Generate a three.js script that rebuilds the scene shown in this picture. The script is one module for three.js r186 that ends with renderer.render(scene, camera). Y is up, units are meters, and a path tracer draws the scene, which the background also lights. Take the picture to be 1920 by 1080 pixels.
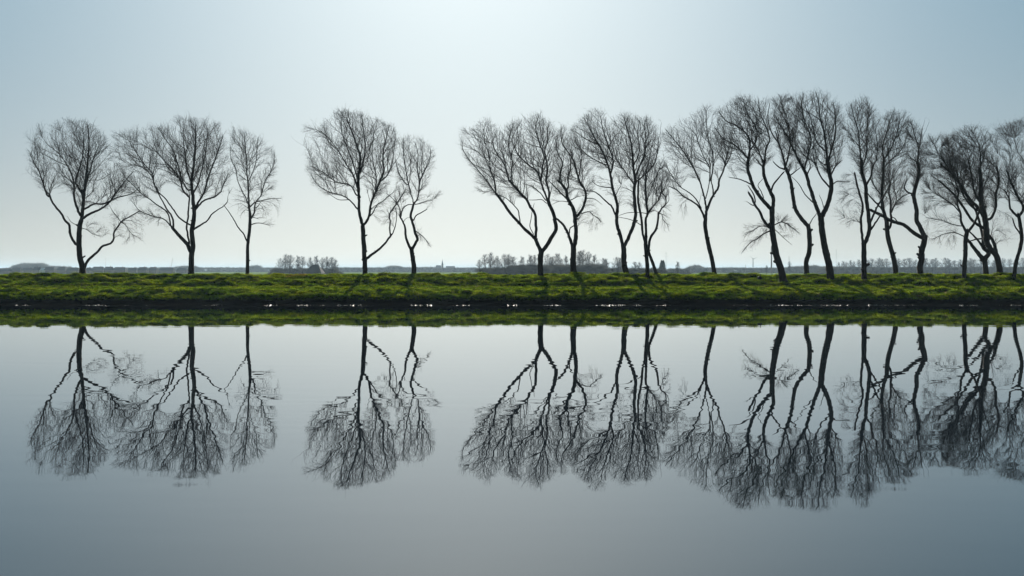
import * as THREE from 'three';
import { mergeGeometries } from 'three/addons/utils/BufferGeometryUtils.js';
import { createNoise2D } from 'simplex-noise';

// ---------------------------------------------------------------- camera, sky, sun, exposure
const scene = new THREE.Scene();
const EYE = 3.42, FOCAL = 1800;                       // eye height over the water; focal length in pixels of a 1920 wide frame
const camera = new THREE.PerspectiveCamera(2 * Math.atan(540 / FOCAL) * 180 / Math.PI, 16 / 9, 0.1, 30000);
camera.position.set(0, EYE, 0);
camera.lookAt(0, EYE, -100);
camera.setViewOffset(1920, 1080, 0, 34, 1920, 1080);   // lens shifted down a little so that the trunks stay upright

const rad = Math.PI / 180, clamp = (x, a = 0, b = 1) => Math.min(b, Math.max(a, x)), lerp = (a, b, t) => a + (b - a) * t;
const smooth = (a, b, x) => { const t = clamp((x - a) / (b - a)); return t * t * (3 - 2 * t); };
const SUN_EL = 23.5 * rad, SUN_AZ = -2.7 * rad;          // low winter sun just above the frame, behind the trees
const sunDir = new THREE.Vector3(Math.sin(SUN_AZ) * Math.cos(SUN_EL), Math.sin(SUN_EL), -Math.cos(SUN_AZ) * Math.cos(SUN_EL));
function makeSky(w = 1024, h = 512) {
  const data = new Float32Array(w * h * 4);
  for (let j = 0; j < h; j++) for (let i = 0; i < w; i++) {
    const el = ((j + .5) / h - .5) * Math.PI, az = ((i + .5) / w - .5) * 2 * Math.PI;
    const x = Math.cos(el) * Math.cos(az), y = Math.sin(el), z = Math.cos(el) * Math.sin(az);
    const ang = Math.acos(Math.min(1, x * sunDir.x + y * sunDir.y + z * sunDir.z)) / rad;
    const e = Math.max(0, el / rad), low = Math.exp(-e / 7.5), high = (1 - .22 * smooth(25, 85, e)) * (1 - .65 * smooth(45, 120, ang));  // blue dimmed overhead and away from the sun to cut the fill light
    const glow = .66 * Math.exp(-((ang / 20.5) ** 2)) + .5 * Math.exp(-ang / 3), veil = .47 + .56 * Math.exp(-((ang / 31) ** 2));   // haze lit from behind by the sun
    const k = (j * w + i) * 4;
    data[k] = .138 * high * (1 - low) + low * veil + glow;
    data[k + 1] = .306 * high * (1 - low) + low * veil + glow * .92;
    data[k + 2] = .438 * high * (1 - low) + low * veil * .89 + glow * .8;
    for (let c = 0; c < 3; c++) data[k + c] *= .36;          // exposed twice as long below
    data[k + 3] = 1;
  }
  const t = new THREE.DataTexture(data, w, h, THREE.RGBAFormat, THREE.FloatType);
  t.mapping = THREE.EquirectangularReflectionMapping; t.magFilter = t.minFilter = THREE.LinearFilter; t.needsUpdate = true;
  return t;
}
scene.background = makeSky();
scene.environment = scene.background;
const sun = new THREE.DirectionalLight(new THREE.Color(1, .93, .82), 5);
sun.position.copy(sunDir).multiplyScalar(300).add(new THREE.Vector3(0, 0, -100));
sun.target.position.set(0, 0, -100);
sun.castShadow = true; sun.shadow.mapSize.set(4096, 4096); sun.shadow.bias = -.0005;
Object.assign(sun.shadow.camera, { left: -90, right: 90, top: 60, bottom: -60, near: 10, far: 700 });
scene.add(sun, sun.target);
scene.fog = new THREE.FogExp2(new THREE.Color().setRGB(.62, .83, 1), .00014);   // winter haze over the polder

const renderer = new THREE.WebGLRenderer({ antialias: true });
renderer.setSize(1920, 1080);
renderer.toneMapping = THREE.LinearToneMapping;
renderer.toneMappingExposure = 2.78;
renderer.shadowMap.enabled = true;

// ---------------------------------------------------------------- helpers
function rng(seed) { let a = seed >>> 0; return () => { a = a + 0x6D2B79F5 | 0; let t = Math.imul(a ^ a >>> 15, 1 | a); t = t + Math.imul(t ^ t >>> 7, 61 | t) ^ t; return ((t ^ t >>> 14) >>> 0) / 4294967296; }; }
const names = new Map();
function numbered(name) { const n = names.get(name) ?? 0; names.set(name, n + 1); return n ? name + '_' + String(n).padStart(3, '0') : name; }
function tag(o, label, category, group) { Object.assign(o.userData, { label, category }); if (group) o.userData.group = group; return o; }
function thing(name, label, category, p, group) { const o = new THREE.Group(); o.name = numbered(name); o.position.set(...p); scene.add(o); return tag(o, label, category, group); }
function part(parent, name, geometry, material, kind) {
  const m = new THREE.Mesh(geometry, material); m.name = name; m.castShadow = m.receiveShadow = true; if (kind) m.userData.kind = kind;
  parent.add(m); return m;
}
const at = (px, py, d) => [(px - 960) / FOCAL * d, EYE + (506 - py) / FOCAL * d, -d];   // where a thing stands that is seen in that direction d metres away
const lin = (r, g, b) => new THREE.Color().setRGB(r, g, b);
const n2 = createNoise2D(rng(7)), n2b = createNoise2D(rng(8));

// indexed triangles gathered into one BufferGeometry
class Soup {
  constructor() { this.p = []; this.n = []; this.u = []; this.i = []; }
  ring(x, y, z, r, sides, a, b, v, wob) {       // a, b: two axes across
    const at = this.p.length / 3;
    for (let k = 0; k < sides; k++) {
      const t = k / sides * 2 * Math.PI, c = Math.cos(t), s = Math.sin(t), nx = a[0] * c + b[0] * s, ny = a[1] * c + b[1] * s, nz = a[2] * c + b[2] * s, q = wob ? r * wob(t, v) : r;
      this.p.push(x + nx * q, y + ny * q, z + nz * q); this.n.push(nx, ny, nz); this.u.push(k / sides * Math.max(.2, Math.round(r * 6.3 / .5) * .5), v);
    }
    return at;
  }
  join(i0, i1, sides) { for (let k = 0; k < sides; k++) { const l = (k + 1) % sides; this.i.push(i0 + k, i0 + l, i1 + l, i0 + k, i1 + l, i1 + k); } }
  tip(i0, sides, x, y, z, d) { const at = this.p.length / 3; this.p.push(x, y, z); this.n.push(...d); this.u.push(0, 0); for (let k = 0; k < sides; k++) this.i.push(i0 + k, i0 + (k + 1) % sides, at); }
  build() {
    const g = new THREE.BufferGeometry();
    g.setAttribute('position', new THREE.Float32BufferAttribute(this.p, 3)); g.setAttribute('normal', new THREE.Float32BufferAttribute(this.n, 3));
    g.setAttribute('uv', new THREE.Float32BufferAttribute(this.u, 2)); g.setIndex(new THREE.BufferAttribute(new Uint32Array(this.i), 1));
    return g;
  }
}
function across(d, prev) {          // two unit axes across direction d, turning as little as possible from the last ones
  let a = prev ? [...prev] : Math.abs(d[1]) < .9 ? [0, 1, 0] : [1, 0, 0];
  const k = a[0] * d[0] + a[1] * d[1] + a[2] * d[2]; a = [a[0] - k * d[0], a[1] - k * d[1], a[2] - k * d[2]];
  const l = Math.hypot(...a) || 1; a = a.map((x) => x / l);
  return [a, [d[1] * a[2] - d[2] * a[1], d[2] * a[0] - d[0] * a[2], d[0] * a[1] - d[1] * a[0]]];
}
const unit = (v) => { const l = Math.hypot(...v) || 1; return [v[0] / l, v[1] / l, v[2] / l]; };
function tube(s, pts, radii, sides, wob) {   // pts: [x, y, z]...
  let prev, last, v = 0;
  for (let k = 0; k < pts.length; k++) {
    const p = pts[k], a = pts[Math.max(0, k - 1)], b = pts[Math.min(pts.length - 1, k + 1)], d = unit([b[0] - a[0], b[1] - a[1], b[2] - a[2]]);
    const ax = across(d, prev); prev = ax[0];
    if (k) v += Math.hypot(p[0] - a[0], p[1] - a[1], p[2] - a[2]);
    if (k === pts.length - 1) { s.tip(last, sides, p[0], p[1], p[2], d); break; }
    const i = s.ring(p[0], p[1], p[2], radii[k], sides, ax[0], ax[1], v, wob);
    if (k) s.join(last, i, sides);
    last = i;
  }
}

// textures
function noiseTexture(w, h, f, srgb) {
  const data = new Uint8Array(w * h * 4);
  for (let j = 0; j < h; j++) for (let i = 0; i < w; i++) { const c = f(i / w, j / h), k = (j * w + i) * 4; for (let q = 0; q < 3; q++) data[k + q] = clamp(Math.round((Array.isArray(c) ? c[q] : c) * 255), 0, 255); data[k + 3] = 255; }
  const t = new THREE.DataTexture(data, w, h); t.wrapS = t.wrapT = THREE.RepeatWrapping; t.magFilter = THREE.LinearFilter; t.minFilter = THREE.LinearMipmapLinearFilter; t.generateMipmaps = true; t.needsUpdate = true;
  if (srgb) t.colorSpace = THREE.SRGBColorSpace;
  return t;
}
const ringNoise = (u, v, fu, fv) => n2(Math.cos(u * 2 * Math.PI) * fu + 3 * Math.cos(v * 2 * Math.PI) * fv, Math.sin(u * 2 * Math.PI) * fu + 3 * Math.sin(v * 2 * Math.PI) * fv);

// ---------------------------------------------------------------- the setting: canal, bank, polder
const PROFILE = [[91.6, -.4], [92.5, .0], [94.3, .1], [94.75, .42], [95.1, .6], [96.5, .88], [98.5, 1.2], [101, 1.45], [103, 1.62], [106, 2.2], [109, 2.6], [112, 2.66], [120, 2.66], [124, 2], [131, -.8], [134, -1.1]];
function profile(d) {
  let k = 1; while (k < PROFILE.length - 1 && PROFILE[k][0] < d) k++;
  const [a, b] = PROFILE[k - 1], [c, e] = PROFILE[k];
  return lerp(b, e, clamp((d - a) / (c - a)));
}
const domes = new Map();
{
  const r = rng(21);
  const put = (x, d, rx, rz, h) => { const o = { x, d, rx, rz, h }; for (let i = Math.floor((x - rx) / 2); i <= Math.floor((x + rx) / 2); i++) for (let j = Math.floor((d - rz) / 2); j <= Math.floor((d + rz) / 2); j++) { const k = i + ',' + j; if (!domes.has(k)) domes.set(k, []); domes.get(k).push(o); } };
  for (let k = 0; k < 3000; k++) {
    const x = -82 + 164 * r(), u = r();
    const d = u < .55 ? 103.2 + 6.5 * r() : u < .93 ? 94.7 + 3.8 * r() : 98.5 + 16 * r();
    const big = r() ** 2.2, s = u > .9 ? .6 : 1;
    put(x, d, .35 + .75 * big, .22 + .34 * big, (.08 + .25 * big * (.6 + .7 * r())) * s);
  }
}
function ground(x, d) {
  const wob = .35 * n2(x / 6, 3) + .2 * n2(x / 1.7, 9);
  const edge = smooth(97.5, 94.5, d), dd = d + wob * edge * .9 + .25 * n2(x / 9, d / 4) * (1 - edge);
  let y = profile(dd);
  const on = smooth(94.2, 95, dd);
  y += on * (.12 * n2(x / 14, d / 9) * smooth(99, 106, d) + .07 * n2(x / 1.3, d / .9) + .035 * n2(x / .5, d / .35) + .09 * n2b(x / 3.5, d / 2) * smooth(103, 105, d));
  let t = 0;
  for (const o of domes.get(Math.floor(x / 2) + ',' + Math.floor(d / 2)) ?? []) { const q = ((x - o.x) / o.rx) ** 2 + ((d - o.d) / o.rz) ** 2; if (q < 1) t = Math.max(t, o.h * (1 - q) ** .75); }
  return [y + t * on, t];
}
// far ground: one sheet to the horizon
{
  const t = noiseTexture(512, 512, (u, v) => { const a = ringNoise(u, v, 2.5, 1), b = ringNoise(u, v, 11, 5); return [.30 + .05 * a + .03 * b, .36 + .05 * a + .03 * b, .17 + .03 * a + .02 * b]; }, true);
  const g = new THREE.PlaneGeometry(20000, 12300, 40, 24); g.rotateX(-Math.PI / 2); g.translate(0, -1, -5700);
  const uv = g.attributes.uv; for (let k = 0; k < uv.count; k++) uv.setXY(k, uv.getX(k) * 50, uv.getY(k) * 30);
  const m = new THREE.Mesh(g, new THREE.MeshPhysicalMaterial({ map: t, roughness: 1, specularIntensity: 0 })); m.name = 'polder_ground'; m.userData = { kind: 'structure', label: 'flat hazy fields stretching to the horizon behind the dike' }; m.receiveShadow = true; scene.add(m);
}
// water: a sheet with real, millimetre high ripples
{
  const r = rng(5), waves = [];
  for (let k = 0; k < 64; k++) { const lam = .5 * (1.9 / .5) ** r(), th = (r() - .5) * 1.1, q = 2 * Math.PI / lam; waves.push([q * Math.sin(th) * .55, q * Math.cos(th), r() * 6.283, 1]); }
  const AMP = .0009 * Math.sqrt(2 / 64), xs = [], zs = [];
  for (let x = -66; x <= 66.001; x += .5) xs.push(x);
  for (let x = 66, s = 1; x < 250; s *= 1.3) { x += s; xs.push(x); xs.unshift(-x); }
  for (let z = -94; z <= -6; z += .135) zs.push(z);
  for (let z = -6, s = .3; z < 15; s *= 1.3) { z += s; zs.push(z); }
  const n = xs.length * zs.length, p = new Float32Array(n * 3), nn = new Float32Array(n * 3), idx = [];
  for (let j = 0; j < zs.length; j++) for (let i = 0; i < xs.length; i++) {
    const k = j * xs.length + i, x = xs[i], z = zs[j], gust = clamp(.85 + .55 * n2(x / 26, z / 9) + .2 * n2b(x / 7, z / 3) + .5 * smooth(5, 40, x) * smooth(-60, -80, z), .25, 2);
    let y = 0, gx = 0, gz = 0;
    if (Math.abs(x) < 70) for (const [a, c, ph] of waves) { const t = a * x + c * z + ph, L = Math.hypot(a, c), s = Math.sin(t), o = Math.cos(t); y += s / L; gx += o * a / L; gz += o * c / L; }
    const A = AMP * gust; p.set([x, y * A, z], k * 3); nn.set(unit([-gx * A, 1, -gz * A]), k * 3);
    if (i && j) { const q = k - xs.length - 1; idx.push(q, k - 1, k, q, k, q + 1); }
  }
  const g = new THREE.BufferGeometry(); g.setAttribute('position', new THREE.BufferAttribute(p, 3)); g.setAttribute('normal', new THREE.BufferAttribute(nn, 3)); g.setIndex(idx);
  const m = new THREE.Mesh(g, new THREE.MeshPhysicalMaterial({ color: lin(.006, .010, .014), roughness: 0, ior: 1.27, clearcoat: .7, clearcoatRoughness: 0 }));
  m.name = 'canal_water'; m.userData = { kind: 'structure', label: 'calm dark canal water mirroring the row of bare trees' }; m.receiveShadow = true; scene.add(m);
}
// grass bank
{
  const xs = [], ds = [];
  for (let x = -68; x <= 68.001; x += .2) xs.push(x);
  for (let s = 1, x = 68; x < 250; s *= 1.12) { x += .3 * s; xs.push(x); xs.unshift(-x); }
  for (let d = 91.6; d < 112; d += .14) ds.push(d);
  for (let d = 112; d <= 134; d += .5) ds.push(d);
  const p = new Float32Array(xs.length * ds.length * 3), c = new Float32Array(p.length), uv = new Float32Array(xs.length * ds.length * 2), idx = [];
  for (let j = 0; j < ds.length; j++) for (let i = 0; i < xs.length; i++) {
    const k = j * xs.length + i, x = xs[i], d = ds[j], [y, t] = ground(x, d);
    p.set([x, y, -d], k * 3); uv.set([x / 6, d / 6], k * 2);
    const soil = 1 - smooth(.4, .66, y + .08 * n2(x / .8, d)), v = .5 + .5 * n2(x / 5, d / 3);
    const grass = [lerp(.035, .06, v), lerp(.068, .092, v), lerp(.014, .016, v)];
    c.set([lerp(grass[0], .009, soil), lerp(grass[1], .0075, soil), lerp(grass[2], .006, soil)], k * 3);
    if (i && j) { const a = k - xs.length - 1; idx.push(a, a + 1, k, a, k, k - 1); }
  }
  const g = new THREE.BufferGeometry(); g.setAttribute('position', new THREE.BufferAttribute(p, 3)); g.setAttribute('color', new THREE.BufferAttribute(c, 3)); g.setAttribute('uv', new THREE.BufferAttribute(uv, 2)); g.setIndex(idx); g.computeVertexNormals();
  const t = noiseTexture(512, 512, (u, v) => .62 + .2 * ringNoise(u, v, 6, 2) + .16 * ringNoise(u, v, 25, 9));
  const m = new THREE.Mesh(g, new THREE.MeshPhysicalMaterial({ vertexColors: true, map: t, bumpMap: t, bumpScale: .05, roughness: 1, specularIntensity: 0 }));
  m.name = 'grass_bank'; m.userData = { kind: 'structure', label: 'green tussocky dike bank sloping down to the dark water edge' }; m.castShadow = m.receiveShadow = true; scene.add(m);
}
// ---------------------------------------------------------------- bare trees
const barkTexture = noiseTexture(256, 256, (u, v) => .55 + .28 * ringNoise(u, v, 3.5, .9) + .17 * ringNoise(u, v, 9, 2.4));
const bark = new THREE.MeshPhysicalMaterial({ color: lin(.036, .029, .025), map: barkTexture, bumpMap: barkTexture, bumpScale: .035, roughness: .95, specularIntensity: .3 });
const twigMaterial = new THREE.MeshPhysicalMaterial({ color: lin(.022, .016, .014), roughness: 1, specularIntensity: .1 });

// Lets branches, side branches and twigs sprout from drawn limbs and grow until they leave the crown's outline.
class Sprouter {
  constructor(seed, wind, inside, heart, o = {}) { Object.assign(this, { r: rng(seed * 7919 + 13), wind, inside, heart, s: new Soup(), every: [.25, .24, .17], thin: .0067, sides: [6, 4, 3], reach: 4.6, twig: 1, step: .25, long: 1, kinks: 2, full: 62, cell: .5 }, o); this.count = new Map(); this.nodes = []; }
  at(p) { return Math.round(p[0] / this.cell) + ',' + Math.round(p[1] / this.cell); }
  crowd(p, n) { const k = this.at(p); this.count.set(k, (this.count.get(k) ?? 0) + n); }
  many(p) { return this.count.get(this.at(p)) ?? 0; }
  room(p, d, most) { let l = 0; while (l < most && this.inside(p[0] + d[0] * l, p[1] + d[1] * l, p[2] + d[2] * l)) l += .3; return l; }
  turn(p, dir, level, side) {                    // direction of a shoot that leaves a branch at p
    const r = this.r, a = across(dir), t = side + (r() - .5) * 1.1, sp = Math.tan((level === 1 ? 34 + 30 * r() : level === 2 ? 34 + 34 * r() : 36 + 38 * r()) * rad), h = this.heart;
    const pull = level > 2 ? .12 : .25, out = unit([p[0] - h[0], (p[1] - h[1]) * 1.15 + .6, p[2] - h[2]]), w = unit([0, 1, 2].map((c) => dir[c] * .9 + sp * (a[0][c] * Math.cos(t) + a[1][c] * Math.sin(t))));
    return unit([w[0] + pull * out[0] + this.wind * .3, w[1] + pull * out[1] + .04, w[2] + pull * out[2]]);
  }
  sprout(p, dir, length, rad0, level) {
    const r = this.r, n = Math.max(level > 2 ? this.kinks : 2, Math.round(length / (level > 2 ? length / this.kinks : this.step * (level > 1 ? .8 : 1)))), h = length / n, P = [p], R = [rad0], D = [dir];
    const end = Math.max(this.thin * .8, rad0 * .28), c1 = r() * 100;
    let d = dir, q = p, hang = 0;
    for (let k = 1; k <= n; k++) {
      const f = this.inside(q[0], q[1], q[2]); hang = f && f < .62 ? -.10 : .045;
      const wig = level < 3 ? .4 : .75;
      d = unit([d[0] + wig * (r() - .5) + this.wind * .03, d[1] + wig * (r() - .5) + hang * (level < 3 ? 1 : 1.3), d[2] + wig * (r() - .5)]);
      q = [q[0] + d[0] * h, q[1] + d[1] * h, q[2] + d[2] * h]; P.push(q); D.push(d); R.push(k === n ? 0 : lerp(rad0, end, k / n));
    }
    tube(this.s, P, R, rad0 > .05 ? this.sides[0] : rad0 > .02 ? this.sides[1] : this.sides[2]);
    for (let k = 1; k <= n; k++) this.crowd(P[k], level >= 3 ? .5 : .6);
    if (level >= 3) return;
    for (let k = 1; k < n; k++) this.nodes.push([P[k], D[k], R[k]]);
    this.along(P, R.map((x) => Math.max(x, end)), D, level + 1, .12, length);
  }
  along(P, R, D, level, from, length, flat) {             // shoots of that level along a line of points
    const r = this.r, gap = this.every[level - 1]; let next = length * from + gap * r(), at = 0, side = r() * 6.283;
    for (let k = 1; k < P.length; k++) {
      const a = P[k - 1], b = P[k], l = Math.hypot(b[0] - a[0], b[1] - a[1], b[2] - a[2]);
      while (next < at + l) {
        const t = (next - at) / l, p = [0, 1, 2].map((c) => lerp(a[c], b[c], t)), u = next / length, f = this.inside(p[0], p[1], flat ? 0 : p[2]);
        next += gap * (.6 + .8 * r()) / this.twig; side += 2.4;
        if (!f ? level < 3 || r() < .5 : r() > f + .12) continue;
        const d = this.turn(p, D[k], level, side), ahead = level === 1 ? .9 : level === 2 ? .45 : .2;
        if (this.many([p[0] + d[0] * ahead, p[1] + d[1] * ahead]) > this.full * Math.max(.3, f)) continue;
        const host = lerp(R[k - 1], R[k], t);
        let L, q;
        if (level === 1) { L = Math.min(this.reach, this.room(p, d, this.reach)) * (.6 + .45 * r()) + .2; q = Math.min(host * .62, .0085 + L * .0072); }
        else if (level === 2) { L = Math.min(.35 + (length * (1 - u) * .62 + .3) * (.5 + .7 * r()), this.room(p, d, 2.4) + .15); q = Math.min(host * .7, .0068 + L * .0048); }
        else { L = this.long * (.22 + .42 * r()) * (1.1 - .3 * u); q = Math.min(host * .75, this.thin * (.9 + .5 * r())); }
        this.sprout(p, d, L, Math.max(q, this.thin * .9), level);
      }
      at += l;
    }
    if (level === 1 || level === 2) for (let k = level === 1 ? 3 : 1; k > 0; k--) {   // the line ends in a fork
      const p = P[P.length - 1], d = this.turn(p, D[D.length - 1], 1, side + k * 2.1), L = level === 1 ? Math.min(3.2, this.room(p, d, 3.2)) * (.7 + .3 * r()) + .15 : .3 + .4 * r();
      this.sprout(p, d, L, Math.max(this.thin, Math.min(R[R.length - 1] * .95, .009 + L * .008)), level === 1 ? 1 : 3);
    }
  }
}
// branches towards the thin places of the crown
function fill(g, polys, r, tries) {
  const b = polys.map(([f, q]) => { const x = q.map((p) => p[0]), y = q.map((p) => p[1]); return [f, Math.min(...x), Math.max(...x), Math.min(...y), Math.max(...y)]; });
  for (let k = 0; k < tries; k++) {
    const [w, x0, x1, y0, y1] = b[Math.floor(r() ** 1.5 * b.length)], x = lerp(x0, x1, r()), y = lerp(y0, y1, r()), f = g.inside(x, y, 0);
    if (!f || g.many([x, y]) > g.full * f * .42) continue;
    let best = 1e9, host;
    for (const n of g.nodes) { const dx = x - n[0][0], dy = y - n[0][1]; if (n[2] < .009) continue; const q = dx * dx + dy * dy * (dy < 0 && f > .62 ? 4 : 1), c = (dx * n[1][0] + dy * n[1][1]) / Math.sqrt(dx * dx + dy * dy + 1e-6); const s = Math.max(q, .5) * (c < .1 ? 3.5 : 1.4 - .4 * c) - n[2] * 6; if (s < best) { best = s; host = n; } }
    if (!host) continue;
    const [p, d, R] = host, L = Math.hypot(x - p[0], y - p[1]); if (L > 5 || L < .15) continue;
    const v = unit([x - p[0], y - p[1], (r() - .5) * L * .9]), s = .45, e = unit([v[0] + s * d[0], v[1] + s * d[1] - (f > .62 ? .08 * L / 2 : 0), v[2] + s * d[2]]);
    g.sprout(p, e, L + .2 + .4 * r(), Math.max(g.thin, Math.min(R * .75, .008 + L * .007)), L > 1.6 ? 1 : 2);
  }
}
function outline(polys, flat = .72) {         // inside(x, y, z): how dense the crown is there, 0 outside; polys are side views
  const cuts = (poly, y) => { const c = []; for (let k = 0; k < poly.length; k++) { const [ax, ay] = poly[k], [bx, by] = poly[(k + 1) % poly.length]; if (ay > y !== by > y) c.push(ax + (y - ay) / (by - ay) * (bx - ax)); } return c.sort((a, b) => a - b); };
  return (x, y, z) => {
    for (const [f, poly] of polys) {
      const c = cuts(poly, y); let q = 0; while (q + 1 < c.length && !(x > c[q] && x < c[q + 1])) q += 2;
      if (q + 1 >= c.length) continue;
      const a = c[0], b = c[c.length - 1], t = (x - (a + b) / 2) / Math.max(.1, (b - a) / 2);
      if (Math.abs(z) < 2 + flat * Math.min(4, (b - a) / 2) * Math.sqrt(Math.max(0, 1 - t ** 4))) return f;
    }
    return 0;
  };
}
function bareTree(x, d, wind, seed, label) {
  const base = profile(d), t = thing('bare_tree', label, 'tree', [x, base, -d], 'bare trees along the canal bank'), r = rng(seed * 31 + 5);
  const N = [], lines = [], polys = [];        // N: points of the limbs drawn so far
  let heart;
  return {
    limb(w0, w1, ...pts) {
      const first = !lines.length; let host = null, best = 1e9;
      for (const p of N) { const q = (p[0] - pts[0][0]) ** 2 + (p[1] - pts[0][1]) ** 2; if (q < best) { best = q; host = p; } }
      let lean = first ? .06 * (r() - .5) : (r() - .5) * .8, z = first ? 0 : host[2], last = pts[0];
      if (!first && w1 / w0 > .6) lean *= .6;
      const ctrl = pts.map((p, k) => { if (k) z += lean * Math.hypot(p[0] - last[0], p[1] - last[1]); last = p; const f = (d - z) / d; return new THREE.Vector3((x + p[0]) * f - x, EYE + (base + p[1] - EYE) * f - base, z); });
      if (!first && Math.sqrt(best) < w0 * 2.5 + .35) ctrl.unshift(new THREE.Vector3(...host));
      const curve = new THREE.CatmullRomCurve3(ctrl, false, 'centripetal'), length = curve.getLength(), n = Math.max(4, Math.round(length / .26)), P = [], R = [], D = [];
      for (let k = 0; k <= n; k++) {
        const u = k / n, p = curve.getPointAt(u), g = curve.getTangentAt(u), rad = lerp(w0, w1, u) / 2, j = first ? 0 : Math.min(.05, rad * .5);
        if (k && k < n) { p.x += j * (r() - .5); p.y += j * (r() - .5); p.z += j * (r() - .5); }
        P.push([p.x, p.y, p.z]); D.push([g.x, g.y, g.z]);
        R.push(rad * (1 + .05 * n2(seed * 5 + lines.length * 3, k * .35)) * (first ? 1 + .6 * Math.max(0, 1 - (p.y + .2) / .9) ** 2 : 1));
      }
      N.push(...P);
      lines.push({ P, R, D, length, w0, w1 });
      if (first) heart = [...P[P.length - 1]];
      const s = new Soup(), e = P[P.length - 1], f = P[P.length - 2], k1 = r() * 9;
      tube(s, [...P, [2 * e[0] - f[0], 2 * e[1] - f[1], 2 * e[2] - f[2]]], [...R, 0], w0 > .3 ? 12 : w0 > .15 ? 8 : 6, w0 > .2 ? (a, v) => 1 + .1 * n2(Math.cos(a) * .9 + k1, Math.sin(a) * .9 + v * .9) + .07 * n2b(Math.cos(a) * 2.2 + v * 2.1, Math.sin(a) * 2.2 + k1) : null);
      if (w0 > .2) for (let k = first ? 3 : 2; k > 0; k--) {          // broken stubs and burrs
        const i = Math.floor(P.length * (.25 + .7 * r())), p = P[i], a = across(D[i]), u = r() * 6.283, w = unit([0, 1, 2].map((c) => a[0][c] * Math.cos(u) + a[1][c] * Math.sin(u) + D[i][c] * (.2 + .5 * r()))), L = R[i] * (1.15 + 1.1 * r()), q = R[i] * (.25 + .3 * r());
        tube(s, [p, p.map((c, m) => c + w[m] * L * .75), p.map((c, m) => c + w[m] * L), p.map((c, m) => c + w[m] * L * 1.04)], [q * 1.5, q, q * .8, 0], 6);
      }
      part(t, first ? 'trunk' : 'limb', s.build(), bark);
    },
    crown(density, ...poly) { polys.push([density, poly]); },
    done() {
      const g = new Sprouter(seed, wind, outline(polys), heart);
      lines.forEach((l, k) => g.along(l.P, l.R, l.D, l.w0 < .16 ? 2 : 1, k ? (l.w1 / l.w0 > .6 ? .35 : .15) : .8, l.length, true));
      lines.forEach((l, k) => { if (k) for (let i = Math.floor(l.P.length * .3); i < l.P.length; i++) g.nodes.push([l.P[i], l.D[i], l.R[i]]); });
      fill(g, polys, r, 6000);
      part(t, 'crown', g.s.build(), twigMaterial, 'stuff');
    },
  };
}
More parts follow.
